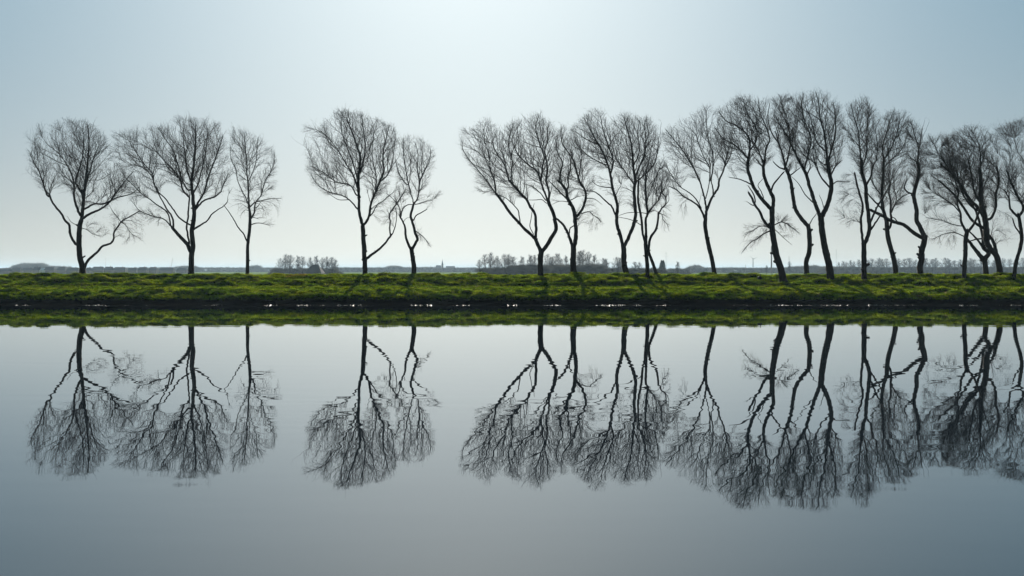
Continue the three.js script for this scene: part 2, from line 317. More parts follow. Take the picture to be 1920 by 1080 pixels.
{
  { const t = bareTree(-52.33, 117, -.05, 11, 'leftmost bare tree, round crowned, with a low limb bending out to the right');
    t.limb(.75, .52, [.08, -.25], [-.09, 1.3], [-.31, 2.23], [-.43, 3.53], [-.42, 5.03], [-.34, 6.15], [-.15, 6.8]);
    t.limb(.45, .1, [-.19, 6.63], [-.01, 7.96], [.1, 9.19], [.22, 10.42], [.4, 11.85], [.57, 13.49], [.73, 15.12], [.77, 16.76], [.67, 18.19]);
    t.limb(.32, .22, [-.71, 3.81], [-1.41, 4.84], [-1.57, 5.59], [-1.69, 6.33], [-2.16, 6.8], [-2.53, 7.55], [-3.09, 8.2], [-3.74, 9.13], [-4.02, 9.88]);
    t.limb(.25, .06, [-4.16, 9.7], [-4.86, 11.44], [-5.27, 12.67], [-5.88, 13.69], [-6.29, 14.71]);
    t.limb(.35, .11, [.18, .92], [.5, 1.72], [1.2, 2.42], [1.85, 2.97], [2.41, 3.63], [3.44, 4], [3.77, 4.47], [3.81, 5.31], [4.37, 6.15], [4.75, 6.66], [5.87, 7.31], [6.8, 7.87]);
    t.limb(.33, .08, [-.29, 7.45], [-.76, 8.58], [-1.07, 9.8], [-1.01, 11.03], [-1.38, 12.46], [-1.99, 13.69], [-2.91, 14.92]);
    t.limb(.25, .08, [.1, 9.19], [-.05, 10.01], [-.56, 10.83], [-.87, 11.64], [-.46, 12.87], [-.05, 14.31], [.06, 15.74], [.16, 17.38]);
    t.limb(.25, .08, [.22, 10.42], [.46, 11.44], [.98, 13.08], [1.39, 14.51], [2, 15.94]);
    t.limb(.31, .08, [.06, 7.04], [.77, 7.55], [2.2, 8.17], [3.23, 8.98], [4.25, 10.42], [5.07, 11.44], [6.09, 12.67]);
    t.limb(.25, .08, [.16, 8.17], [1.39, 8.78], [2.61, 8.82], [4.25, 9.6], [5.89, 10.01], [6.91, 10.83]);
    t.limb(.1, .03, [4.84, 6.66], [5.31, 6.15], [5.63, 5.59], [6.15, 5.03], [6.89, 4.65]);
    t.limb(.11, .04, [4.65, 6.61], [4.28, 7.17], [3.72, 7.82], [3.25, 8.66]);
    t.limb(.09, .03, [-.2, 5.91], [.46, 5.68], [1.2, 5.17], [2.32, 4.79]);
    t.limb(.11, .04, [-.66, 6.24], [-1.41, 6.61], [-1.78, 7.17]);
    t.crown(1, [-6.7, 14.51], [-5.37, 17.38], [-3.53, 18.5], [-1.07, 19.01], [1.39, 18.5], [3.02, 17.17], [3.84, 15.94], [4.25, 13.9], [5.89, 12.46], [6.3, 10.83], [4.25, 9.19], [1.39, 8.37], [.57, 7.55], [-.46, 8.37], [-1.27, 10.01], [-3.12, 10.83], [-3.94, 9.19], [-5.16, 11.03], [-6.19, 12.67]);
    t.crown(.45, [.16, 6.53], [2, 6.73], [2.61, 4.89], [.98, 5.1]);
    t.crown(.45, [3.02, 8.37], [5.07, 7.55], [7.32, 7.55], [7.12, 4.28], [4.66, 4.28], [3.02, 6.32]);
    t.done(); }
  { const t = bareTree(-37.79, 113, -.1, 12, 'broad bare tree second from the left, its short trunk splitting into several stems');
    t.limb(.67, .45, [0, -.25], [.04, 1.31], [.07, 2.32], [.12, 2.83], [.26, 3.44], [.19, 4.25], [.1, 5.36], [.28, 6.38], [.38, 7.39], [.33, 8.41]);
    t.limb(.43, .1, [.32, 8.31], [.2, 9.69], [.06, 11.08], [.26, 12.66], [.46, 14.24], [.56, 16.02], [.56, 17.6]);
    t.limb(.51, .34, [-.03, 2.93], [-.48, 3.84], [-1.14, 4.55], [-1.95, 5.42], [-2.21, 5.77]);
    t.limb(.24, .13, [-2.06, 5.47], [-2.06, 6.38], [-2.31, 7.19], [-2.77, 7.8], [-3.27, 8.71], [-3.88, 9.82]);
    t.limb(.16, .06, [-3.89, 9.83], [-4.38, 11.08], [-4.48, 12.06], [-5.37, 13.05], [-6.36, 14.44], [-7.35, 16.02]);
    t.limb(.2, .1, [-2.31, 5.77], [-2.51, 6.68], [-2.77, 7.49], [-3.47, 8.1], [-3.98, 8.41], [-4.99, 9.17], [-6.01, 9.87]);
    t.limb(.12, .04, [-6.01, 9.87], [-6.76, 10.68], [-7.55, 11.47], [-8.14, 12.26]);
    t.limb(.16, .06, [-2.41, 5.97], [-2.97, 6.58], [-3.47, 6.85], [-4.08, 6.97], [-5.2, 7.34], [-6.11, 7.8], [-6.62, 8.41]);
    t.limb(.24, .18, [-.23, 3.74], [-.38, 4.86], [-.52, 5.87], [-.33, 6.99], [-.28, 8.2], [-.18, 9.32]);
    t.limb(.24, .08, [-.17, 9.32], [-.93, 10.09], [-1.22, 11.27], [-2.01, 12.46], [-3, 13.45], [-3.99, 14.63]);
    t.limb(.2, .13, [-.03, 6.02], [-.74, 6.43], [-1.55, 7.09], [-1.95, 7.7], [-2.56, 8.51], [-3.07, 9.22], [-3.78, 9.82]);
    t.limb(.14, .06, [-3.79, 9.85], [-4.19, 10.68], [-4.58, 11.67], [-5.17, 12.46]);
    t.limb(.24, .08, [.43, 5.62], [1.09, 6.02], [1.9, 6.53], [2.4, 7.24], [3.11, 7.8], [3.82, 8.25], [4.23, 8.71]);
    t.limb(.24, .14, [.48, 7.85], [.98, 8.41], [1.69, 9.01], [2.71, 9.32], [3.52, 9.93]);
    t.limb(.12, .06, [3.52, 9.93], [3.92, 11.08], [4.41, 12.06]);
    t.limb(.28, .18, [.53, 7.9], [.88, 8.71], [1.29, 9.42], [1.59, 9.93]);
    t.limb(.24, .08, [1.6, 9.93], [1.94, 11.27], [2.24, 12.26], [2.73, 13.45], [3.23, 14.83], [3.72, 16.41]);
    t.limb(.2, .06, [.2, 9.69], [.85, 10.88], [1.15, 12.06], [1.45, 13.25], [1.74, 14.63], [1.94, 16.41]);
    t.limb(.2, .06, [.06, 11.08], [-.43, 12.46], [-.63, 13.84], [-.83, 15.42], [-.93, 17.01]);
    t.limb(.2, .06, [-.23, 10.09], [-.93, 11.08], [-1.22, 12.06], [-1.62, 13.45], [-2.21, 15.03], [-3.2, 16.41], [-3.79, 17.4]);
    t.crown(1.1, [-8.04, 16.41], [-6.36, 16.61], [-4.38, 17.4], [-3, 17.2], [-1.02, 18.49], [1.15, 18.19], [3.13, 18.19], [4.12, 17.2], [4.51, 15.03], [4.61, 12.06], [3.72, 10.48], [2.73, 9.3], [1.15, 9.3], [.36, 10.09], [-1.22, 9.69], [-2.01, 11.08], [-3.4, 10.09], [-5.57, 8.9], [-7.55, 8.9], [-8.34, 11.08], [-8.73, 13.64]);
    t.crown(.4, [-6.95, 8.11], [-3.4, 8.11], [-3.2, 6.33], [-4.98, 6.33]);
    t.done(); }
  { const t = bareTree(-31.96, 116, 0, 13, 'slender bare tree third from the left, straight trunk with one thin arm leaning left');
    t.limb(.42, .35, [-.02, -.25], [.01, 1.85], [.01, 3.41], [.09, 4.34], [.24, 5.49], [.3, 6.53], [.32, 7.46]);
    t.limb(.31, .17, [.32, 7.41], [.19, 8.4], [.16, 9.34], [.11, 10.17]);
    t.limb(.2, .06, [.11, 10.17], [.07, 11.35], [-.07, 12.57], [-.07, 13.99], [-.27, 15.41], [-.37, 17.03]);
    t.limb(.19, .08, [-.05, 4.24], [-.51, 5.17], [-1.14, 5.9], [-1.66, 6.84], [-2.18, 7.67], [-2.8, 8.5]);
    t.limb(.08, .03, [-2.8, 8.5], [-2.44, 8.92], [-2.39, 9.54], [-2.18, 10.17]);
    t.limb(.23, .1, [.47, 7.05], [.84, 7.78], [.94, 8.82], [1.57, 9.65], [1.78, 10.17]);
    t.limb(.14, .06, [1.78, 10.17], [2.16, 11.55], [2.77, 12.57], [3.28, 13.78]);
    t.limb(.17, .05, [.3, 8.4], [.94, 8.92], [1.78, 9.13], [2.61, 9.34], [3.96, 9.42]);
    t.limb(.12, .04, [.94, 8.19], [1.36, 8.61], [1.67, 9.02]);
    t.limb(.15, .04, [.47, 7.15], [.94, 7.05], [1.25, 6.94]);
    t.limb(.15, .04, [.42, 6.22], [1.05, 6.42], [1.78, 6.37], [2.5, 6.16]);
    t.limb(.1, .03, [.11, 7.93], [-.2, 8.04], [-.62, 7.67]);
    t.limb(.17, .09, [.24, 8.5], [-.2, 9.44], [-.57, 10.12]);
    t.limb(.12, .06, [-.58, 10.17], [-1.19, 11.55], [-1.39, 12.77], [-2, 14.19], [-2.1, 15.81]);
    t.limb(.12, .06, [.07, 11.35], [.64, 12.57], [1.05, 13.99], [1.15, 15.61], [1.25, 16.62]);
    t.crown(.85, [-2.2, 17.23], [-1.39, 17.64], [.03, 17.13], [1.25, 16.93], [2.16, 15.81], [3.28, 15.1], [3.68, 13.78], [3.28, 12.36], [3.07, 10.74], [1.65, 9.93], [.84, 10.74], [.03, 10.33], [-.78, 10.94], [-1.39, 12.36], [-2, 13.78]);
    t.crown(.35, [-2.81, 10.74], [-1.59, 9.93], [-.78, 7.49], [1.25, 7.49], [2.87, 5.87], [3.89, 9.12], [2.26, 9.93]);
    t.done(); }
  { const t = bareTree(-17.17, 112, -.12, 14, 'tall bare tree left of centre with a bare low limb sweeping right');
    t.limb(.55, .5, [.02, -.25], [0, 1.81], [-.08, 2.52], [-.08, 3.42], [-.17, 4.31], [-.2, 5.2], [-.26, 5.92]);
    t.limb(.39, .29, [-.26, 5.92], [-.44, 6.63], [-.66, 7.52], [-.66, 8.51], [-.71, 9.84]);
    t.limb(.39, .1, [-.71, 9.84], [-.77, 11.21], [-.63, 12.59], [-.54, 13.96], [-1.03, 15.52], [-1.52, 16.9], [-2.1, 18.46]);
    t.limb(.32, .21, [.18, 2.08], [.76, 2.52], [1.66, 3.15], [2.37, 3.86], [2.91, 4.58], [3.09, 4.84]);
    t.limb(.18, .12, [3, 4.76], [2.91, 5.56], [2.95, 6.45], [2.86, 7.17], [3.26, 7.88], [3.89, 8.77], [4.6, 9.84]);
    t.limb(.14, .07, [3.09, 4.8], [3.44, 5.47], [3.67, 6.45], [3.71, 7.17], [3.58, 7.88]);
    t.limb(.3, .23, [-.13, 6.01], [.32, 6.63], [.54, 7.26], [.67, 8.24], [.94, 9.13], [1.25, 9.84]);
    t.limb(.27, .08, [1.25, 9.84], [1.72, 11.02], [2.21, 12.19], [2.11, 13.57], [2.21, 14.94], [2.6, 16.5], [2.79, 17.48]);
    t.limb(.2, .06, [-.83, 10.23], [-1.32, 11.8], [-2.1, 12.98], [-2.89, 14.35], [-3.87, 15.72], [-5.04, 16.9]);
    t.limb(.18, .06, [-.93, 9.45], [-1.71, 10.63], [-3.28, 11.02], [-4.65, 12], [-6.02, 12.78]);
    t.limb(.2, .06, [-.63, 12], [-.14, 13.57], [.05, 15.13], [-.14, 16.9], [-.34, 18.27]);
    t.limb(.18, .06, [-.77, 11.21], [-1.42, 13.37], [-2.1, 15.13], [-2.69, 16.9], [-2.69, 18.46]);
    t.limb(.18, .11, [-.8, 7.79], [-1.38, 8.51], [-1.83, 8.95], [-2.45, 9.35], [-3.25, 9.58], [-4.15, 9.84]);
    t.limb(.11, .04, [-1.83, 8.95], [-2.36, 8.91], [-3.08, 8.95], [-3.7, 9.31], [-4.24, 9.67]);
    t.limb(.1, .04, [-4.16, 9.84], [-5.43, 10.63], [-6.22, 11.8]);
    t.limb(.16, .06, [1.25, 9.84], [1.33, 11.61], [1.03, 12.98], [.84, 14.54], [1.03, 16.5]);
    t.limb(.16, .06, [1.72, 11.02], [2.6, 11.8], [3.19, 13.17], [3.38, 14.74], [3.58, 16.5]);
    t.limb(.14, .07, [.59, 7.03], [1.03, 7.61], [1.48, 8.42], [2.01, 8.68], [2.73, 9.31], [3.35, 9.84]);
    t.limb(.09, .04, [.67, 7.79], [1.21, 8.24], [1.75, 8.51], [2.46, 9.13]);
    t.limb(.08, .04, [.67, 8.51], [.5, 9.13], [.32, 9.84]);
    t.crown(1, [-6.61, 17.29], [-5.04, 16.7], [-4.06, 17.88], [-2.89, 19.25], [-1.12, 18.76], [.44, 18.56], [2.01, 17.88], [3.58, 17.09], [3.97, 15.33], [3.58, 12.98], [2.79, 10.63], [2.01, 9.45], [.84, 8.67], [-.34, 11.02], [-1.12, 10.23], [-2.3, 9.45], [-4.45, 9.45], [-5.83, 10.43], [-6.8, 12.59], [-6.61, 14.94]);
    t.crown(.5, [2.01, 9.45], [4.36, 11.02], [5.15, 9.84], [3.58, 7.88], [3.19, 5.92], [1.42, 6.32], [1.23, 7.88]);
    t.done(); }
  { const t = bareTree(-11.53, 111, .05, 15, 'smaller crooked bare tree with two wavy stems right of the low-limbed tall tree');
    t.limb(.58, .5, [.15, -.25], [.2, 1.11], [.09, 2], [-.04, 2.7], [-.09, 3.24]);
    t.limb(.34, .16, [-.13, 3.15], [-.57, 4.03], [-.79, 4.83], [-.79, 5.54], [-1.1, 6.33], [-1.46, 7.04]);
    t.limb(.35, .25, [-.04, 3.19], [.4, 3.94], [.62, 4.3], [.31, 5.18], [.09, 6.07], [-.17, 7.04], [0, 7.84], [.18, 8.46]);
    t.limb(.14, .05, [-1.41, 7.04], [-1.41, 7.66], [-1.72, 8.37], [-2.34, 9.08], [-2.96, 9.61]);
    t.limb(.16, .09, [-1.32, 6.95], [-1.02, 7.93], [-.48, 8.32], [.05, 8.32]);
    t.limb(.19, .12, [.18, 8.46], [.58, 8.99], [.75, 9.78]);
    t.limb(.19, .06, [.76, 9.78], [.87, 10.95], [1.36, 12.11], [1.94, 13.28], [2.14, 14.44]);
    t.limb(.14, .09, [.14, 8.46], [.05, 8.99], [-.22, 9.61]);
    t.limb(.16, .06, [-.21, 9.78], [-.49, 10.95], [-.78, 12.5], [-.97, 14.05], [-.97, 15.41]);
    t.limb(.12, .04, [.22, 8.37], [.93, 8.46], [1.64, 8.72], [2.17, 8.81]);
    t.limb(.16, .1, [.09, 6.42], [.4, 7.04], [1.02, 7.39], [1.55, 7.7]);
    t.limb(.11, .04, [.31, 5.36], [1.02, 4.83], [1.46, 4.39], [2.08, 3.5]);
    t.limb(.08, .04, [-1.02, 6.33], [-.66, 6.77], [-.31, 6.82]);
    t.limb(.14, .06, [.87, 10.95], [.58, 12.5], [.68, 13.86], [.39, 15.41]);
    t.limb(.14, .06, [-.49, 10.56], [-1.55, 11.92], [-1.94, 13.47]);
    t.crown(.8, [-1.55, 15.8], [-.39, 16.19], [.97, 15.9], [2.14, 14.83], [2.72, 13.86], [2.33, 12.11], [1.75, 10.56], [.97, 9.78], [0, 9.39], [-.97, 9.39], [-1.94, 8.62], [-1.94, 10.95], [-1.75, 13.47]);
    t.crown(.35, [.39, 9.39], [2.91, 9.98], [2.52, 7.84], [1.16, 8.62]);
    t.crown(.35, [0, 6.29], [.97, 5.12], [2.14, 3.57], [.78, 4.15]);
    t.crown(.4, [-2.72, 8.62], [-.78, 9.39], [-1.17, 7.45], [-2.52, 7.45]);
    t.done(); }
  { const t = bareTree(3.23, 109.6, -.35, 16, 'bare tree at the centre of the photo forking low into a wide leaning Y');
    t.limb(.59, .65, [.04, -.25], [.01, 1.05], [.01, 2.04], [.11, 2.73], [.11, 3.07]);
    t.limb(.45, .41, [.11, 2.87], [-.24, 3.61], [-.58, 4.4]);
    t.limb(.36, .28, [-.58, 4.35], [-1.23, 5], [-1.92, 5.59], [-2.41, 6.18], [-3, 6.77], [-3.49, 7.36], [-4.09, 8.25], [-4.68, 9.04], [-5.07, 9.53]);
    t.limb(.15, .06, [-5.07, 9.53], [-6.28, 11.2], [-7.24, 12.35], [-8.2, 13.5], [-8.87, 14.65]);
    t.limb(.17, .06, [-5.07, 9.53], [-5.23, 11], [-5.71, 12.35], [-5.8, 13.69], [-6.28, 15.22], [-6.47, 16.76]);
    t.limb(.14, .08, [-2.31, 6.13], [-2.41, 6.97], [-2.51, 7.56], [-3, 8.15], [-3.49, 8.65], [-3.99, 9.04], [-4.68, 9.34]);
    t.limb(.12, .06, [-.78, 4.8], [-1.18, 5.78], [-1.03, 6.77], [-.93, 7.46], [-.73, 8.25]);
    t.limb(.34, .26, [-.53, 4.4], [-.49, 5.39], [-.53, 6.48], [-.63, 7.26], [-1.13, 7.96], [-1.52, 8.74], [-2.21, 9.53], [-2.8, 10.22], [-3.49, 10.92]);
    t.limb(.21, .08, [-3.5, 10.91], [-3.79, 11.77], [-4.17, 12.92], [-4.94, 14.07], [-5.52, 15.22]);
    t.limb(.17, .08, [-3.31, 10.62], [-3.31, 11.77], [-3.21, 13.31], [-3.6, 14.84], [-3.41, 16.56]);
    t.limb(.14, .06, [-1.42, 8.55], [-1.52, 9.63], [-1.62, 10.42]);
    t.limb(.47, .39, [.18, 2.87], [.75, 3.61], [1.34, 4.6], [1.78, 5.39], [1.69, 6.38], [1.49, 7.26], [1.14, 8.05], [.9, 8.74]);
    t.limb(.24, .18, [.9, 8.6], [.55, 9.53], [.25, 10.32], [.06, 10.92]);
    t.limb(.23, .08, [.06, 10.91], [-.34, 11.96], [-1.49, 12.92], [-2.45, 13.88], [-3.21, 15.41]);
    t.limb(.19, .08, [.06, 10.91], [.24, 12.54], [.43, 13.69], [-.15, 15.41], [-.53, 17.14], [-.34, 18]);
    t.limb(.26, .18, [.95, 8.7], [.99, 9.73], [.65, 10.92]);
    t.limb(.23, .08, [.64, 10.91], [.81, 12.54], [.52, 14.26], [.81, 15.61], [.81, 16.95]);
    t.limb(.14, .06, [1.02, 9.04], [1.24, 9.93], [1.39, 10.72]);
    t.limb(.14, .06, [.75, 8.65], [-.04, 9.63], [-.93, 10.32], [-1.82, 10.62]);
    t.limb(.11, .06, [.75, 8.4], [.16, 8.84], [-.53, 8.79], [-1.23, 8.79]);
    t.crown(1, [-8.97, 16.76], [-7.43, 16.95], [-6.28, 17.71], [-5.13, 17.14], [-4.37, 16.18], [-3.6, 17.33], [-2.26, 17.71], [-.34, 18.29], [1, 17.33], [1.96, 16.18], [2.34, 13.69], [1.58, 11.77], [1, 9.85], [-.34, 9.85], [-1.49, 9.09], [-2.64, 8.7], [-4.17, 9.09], [-6.09, 9.28], [-7.62, 10.24], [-7.24, 11.77], [-8.77, 13.69], [-8.97, 15.22]);
    t.done(); }
  { const t = bareTree(7.09, 112, -.3, 17, 'bare tree just right of the wide Y tree, stout trunk with a narrow fork');
    t.limb(.71, .63, [.12, -.25], [.04, 1.51], [.04, 2.32], [.09, 3.02], [.09, 3.63]);
    t.limb(.38, .22, [.04, 3.53], [-.41, 4.64], [-.71, 5.34], [-1.22, 6.15], [-1.92, 6.75]);
    t.limb(.16, .12, [-.41, 4.94], [-.31, 5.64], [.2, 5.95]);
    t.limb(.48, .44, [.18, 3.53], [.35, 4.64], [.35, 5.64], [.25, 6.55], [.25, 7.16]);
    t.limb(.46, .3, [.25, 7.06], [.09, 7.86], [-.31, 8.57], [-.66, 9.27], [-.71, 9.98], [-1.22, 10.69], [-1.62, 11.09]);
    t.limb(.2, .08, [-1.61, 11.08], [-1.4, 12.16], [-1.2, 13.33], [-1.79, 14.51], [-1.99, 15.88]);
    t.limb(.2, .1, [-.76, 9.12], [-1.32, 9.68], [-2.12, 10.48], [-2.73, 11.09]);
    t.limb(.34, .22, [.4, 6.95], [1, 7.66], [1.41, 8.67], [1.51, 9.58], [1.3, 10.28], [.8, 11.09]);
    t.limb(.24, .08, [.79, 11.08], [.46, 12.16], [.17, 13.33], [-.42, 14.31], [-1.2, 15.49], [-1.4, 16.86]);
    t.limb(.16, .06, [.66, 11.57], [.95, 13.14], [1.05, 14.51], [.56, 15.88]);
    t.limb(.18, .08, [-.52, 10.4], [-.62, 11.57], [-.22, 12.75], [-.42, 14.12]);
    t.limb(.14, .05, [1.1, 7.36], [1.91, 7.56], [2.51, 7.06], [3.22, 6.55]);
    t.limb(.12, .04, [1.51, 9.07], [2.41, 9.07], [3.32, 8.47]);
    t.limb(.12, .04, [-.31, 8.87], [.5, 9.27], [1.2, 9.43]);
    t.limb(.1, .04, [-.51, 8.67], [-1.52, 8.77], [-2.33, 8.42]);
    t.crown(1, [-1.99, 16.27], [-1.2, 17.45], [-.22, 16.67], [.56, 16.27], [1.34, 14.71], [2.13, 12.94], [2.91, 11.18], [2.32, 9.61], [1.74, 10], [.56, 9.22], [-1.01, 9.61], [-2.18, 8.83], [-2.38, 10.4], [-2.18, 12.94]);
    t.crown(.4, [.95, 9.22], [2.52, 8.83], [3.69, 6.09], [2.52, 5.3], [1.15, 6.48]);
    t.done(); }
  { const t = bareTree(13.68, 114, -.35, 18, 'bare V forked tree with a dense twin crown, left of the crossing trunks');
    t.limb(.64, .62, [.06, -.25], [-.35, 1.52], [-.4, 2.45], [-.4, 3.17], [-.45, 3.73]);
    t.limb(.43, .39, [-.48, 3.58], [-.76, 4.7], [-1.22, 6.14], [-1.27, 7.17]);
    t.limb(.39, .29, [-1.27, 6.96], [-1.17, 8.19], [-1.38, 9.32], [-1.73, 10.45], [-1.89, 11.27]);
    t.limb(.3, .1, [-1.88, 11.28], [-2.16, 12.8], [-2.66, 14.19], [-3.36, 15.59], [-4.16, 16.98], [-4.75, 18.18]);
    t.limb(.2, .06, [-2, 12], [-1.66, 13.59], [-1.96, 14.79], [-2.56, 16.39], [-2.96, 17.78], [-3.16, 18.98]);
    t.limb(.25, .1, [-1.32, 7.17], [-1.84, 8.3], [-2.45, 8.81], [-3.17, 9.53], [-3.89, 10.04], [-4.71, 10.14]);
    t.limb(.12, .06, [-1.38, 9.53], [-1.02, 10.35], [-.71, 10.86], [-1.02, 11.27]);
    t.limb(.14, .06, [-1.79, 10.5], [-2.76, 10.61], [-3.58, 10.81], [-4.09, 11.27]);
    t.limb(.43, .37, [-.35, 3.63], [.32, 5.01], [.83, 6.35], [.99, 7.17], [.93, 8.4], [.83, 9.73], [.88, 10.76], [.99, 11.27]);
    t.limb(.34, .1, [.99, 11.28], [.73, 12.8], [.63, 14.39], [.43, 15.99], [.03, 17.38], [-.37, 18.78]);
    t.limb(.24, .08, [.93, 11.6], [1.43, 13], [2.03, 14.39], [2.23, 15.99], [2.03, 17.78]);
    t.limb(.2, .08, [1.07, 11.2], [2.23, 12.2], [3.22, 13.4], [3.62, 14.99], [3.72, 16.39]);
    t.limb(.18, .06, [.83, 10.8], [.03, 12], [-.77, 13.2], [-1.36, 14.19], [-1.76, 15.59]);
    t.limb(.16, .06, [.67, 12.8], [1.43, 14.79], [1.23, 16.79], [1.43, 18.38]);
    t.limb(.12, .05, [.78, 9.89], [.11, 10.35], [-.5, 10.55]);
    t.limb(.16, .06, [-2.36, 13.2], [-3.76, 13.79], [-4.95, 14.59], [-6.15, 15.79]);
    t.limb(.16, .06, [-3.36, 15.59], [-4.36, 15.99], [-5.35, 16.59], [-6.15, 17.18]);
    t.crown(1.1, [-6.75, 17.38], [-5.55, 18.78], [-4.16, 19.68], [-2.96, 19.18], [-2.16, 17.78], [-.77, 19.18], [.63, 18.88], [1.83, 18.78], [3.02, 18.38], [3.92, 17.18], [4.02, 15.19], [3.42, 13.2], [2.23, 12], [.63, 11.4], [-.77, 11.4], [-1.76, 12.4], [-3.36, 12.4], [-4.95, 13.99], [-6.15, 15.59]);
    t.crown(.3, [-3.96, 12], [.63, 10.8], [.63, 8.01], [-2.36, 9.61]);
    t.done(); }
  { const t = bareTree(15.16, 106.6, 0, 19, 'upright bare tree whose trunk crosses in front of a thin leaning one');
    t.limb(.44, .42, [-.12, -.25], [-.15, 1.76], [-.25, 2.81], [-.3, 3.77], [-.36, 4.59]);
    t.limb(.29, .21, [-.39, 4.25], [-.68, 5.4], [-.73, 6.36], [-.87, 7.23], [-1.11, 8.38], [-1.16, 9.53], [-1.11, 10.97]);
    t.limb(.31, .19, [-.3, 4.35], [-.3, 5.6], [-.3, 6.75], [-.1, 7.42], [-.25, 8.57], [-.3, 9.53], [-.34, 10.97]);
    t.limb(.17, .08, [-.1, 7.32], [.42, 8.09], [1, 8.76], [1.38, 9.72], [1.48, 10.68]);
    t.limb(.1, .05, [-.06, 7.56], [.81, 7.71], [1.1, 7.47]);
    t.limb(.1, .05, [-.73, 6.08], [-1.4, 6.46], [-2.26, 6.8], [-3.32, 6.99]);
    t.limb(.1, .05, [-.25, 7.42], [-1.3, 7.52], [-2.36, 7.47], [-3.13, 7.23]);
    t.limb(.13, .08, [-.23, 8.52], [.04, 9.53], [.42, 10.49]);
    t.limb(.13, .06, [-1.15, 10.98], [-.85, 12.02], [-.29, 12.95]);
    t.limb(.15, .06, [-.34, 10.98], [-.29, 12.02], [.08, 13.33], [.27, 14.45]);
    t.limb(.15, .06, [.27, 10.16], [.83, 11.46], [1.2, 12.4], [1.58, 13.33]);
    t.crown(1, [-1.22, 11.65], [-.29, 13.7], [.64, 13.7], [1.76, 13.14], [2.14, 11.65], [1.95, 10.16], [1.2, 8.67], [.46, 7.55], [-1.03, 7.92], [-1.22, 9.78]);
    t.done(); }
  { const t = bareTree(16.85, 111.5, .1, 20, 'thin bare tree leaning left behind the upright one, its stem curling to the right');
    t.limb(.42, .22, [.05, -.25], [-.45, 1.42], [-.8, 2.32], [-1, 3.02], [-.93, 3.62], [-.9, 4.03], [-.7, 4.63], [-.15, 5.43], [.1, 6.54], [.15, 7.34]);
    t.limb(.2, .1, [.15, 7.29], [.56, 7.94], [.96, 8.34], [1.01, 9.15], [.56, 9.65]);
    t.limb(.12, .04, [.15, 7.34], [.56, 7.24], [.66, 6.64], [1.16, 6.13]);
    t.limb(.1, .04, [.66, 8.04], [1.36, 8.84], [1.26, 9.85]);
    t.crown(.7, [-.12, 12.15], [1.24, 12.15], [1.44, 10.2], [1.05, 8.64], [.27, 8.64], [-.32, 9.42]);
    t.crown(.35, [.27, 8.64], [1.44, 8.25], [1.24, 5.52], [.46, 5.52]);
    t.done(); }
  { const t = bareTree(24.57, 117, -.35, 21, 'leaning bare tree right of centre with a clean trunk under a fan shaped crown');
    t.limb(.55, .46, [.19, -.25], [-.2, 2.07], [-.57, 3.54], [-.88, 5.02], [-1.04, 6.28], [-.99, 7.02]);
    t.limb(.36, .23, [-.97, 6.92], [-.85, 7.97], [-.41, 9.13], [.12, 10.08], [.54, 10.71], [.65, 11.55]);
    t.limb(.23, .08, [.64, 11.56], [1.27, 13.11], [1.58, 14.55], [1.88, 15.98]);
    t.limb(.25, .17, [-.88, 7.97], [-1.09, 9.44], [-1.36, 10.5], [-1.67, 11.55]);
    t.limb(.23, .08, [-1.68, 11.56], [-2.31, 12.91], [-3.13, 14.34], [-3.95, 15.57], [-4.97, 16.8], [-5.79, 17.82]);
    t.limb(.15, .11, [-1.04, 9.34], [-.72, 10.39], [-.57, 11.13], [-.51, 11.55]);
    t.limb(.18, .06, [-.51, 11.56], [-.47, 13.11], [-1.08, 14.34], [-1.7, 15.77], [-2.11, 17.21]);
    t.limb(.19, .13, [-.04, 9.86], [-.09, 10.71], [-.3, 11.55]);
    t.limb(.18, .06, [-.31, 11.56], [-.06, 13.52], [-.16, 15.16], [-.67, 16.8], [-.88, 18.84], [-.88, 20.07]);
    t.limb(.27, .11, [-1.02, 6.81], [-1.67, 8.28], [-2.62, 9.13], [-3.57, 9.65], [-4.52, 10.5], [-5.36, 10.92]);
    t.limb(.19, .08, [-1.51, 8.18], [-2.3, 9.55], [-3.15, 10.29], [-3.99, 10.81], [-4.62, 11.55]);
    t.limb(.12, .04, [-4.62, 11.56], [-5.38, 12.7], [-6, 13.73]);
    t.limb(.08, .03, [-1.78, 8.6], [-1.57, 9.65], [-1.51, 9.97]);
    t.limb(.16, .06, [1.17, 12.91], [2.09, 14.75], [2.29, 15.98]);
    t.crown(.85, [-6, 17.62], [-4.97, 18.64], [-3.54, 19.05], [-1.9, 20.07], [-.67, 20.48], [.35, 19.66], [.96, 18.03], [1.78, 17], [2.19, 15.36], [1.58, 13.52], [.35, 12.09], [-.88, 12.7], [-2.11, 11.89], [-3.74, 11.48], [-4.97, 10.25], [-5.79, 11.07], [-6.2, 13.11], [-6.2, 15.57]);
    t.crown(.35, [-4.97, 10.25], [-3.33, 10.25], [-3.33, 7.38], [-3.95, 7.18]);
    t.done(); }
  { const t = bareTree(29.52, 104.6, -.25, 22, 'leaning bare tree with bushy twig tufts halfway up, beside the far chimney');
    t.limb(.82, .52, [.12, -.25], [-.25, 1.71], [-.75, 3.19], [-.93, 4.3], [-1.12, 5.42], [-1.18, 6.28], [-1.18, 7.27], [-1.18, 8.26]);
    t.limb(.32, .22, [-1.3, 6.04], [-2.11, 6.9], [-2.48, 7.77], [-3.03, 8.51], [-3.41, 9.38], [-3.71, 9.87]);
    t.limb(.15, .05, [-3.22, 8.51], [-3.84, 8.88]);
    t.limb(.17, .1, [-3.03, 8.76], [-3.16, 9.63], [-3.71, 10.55]);
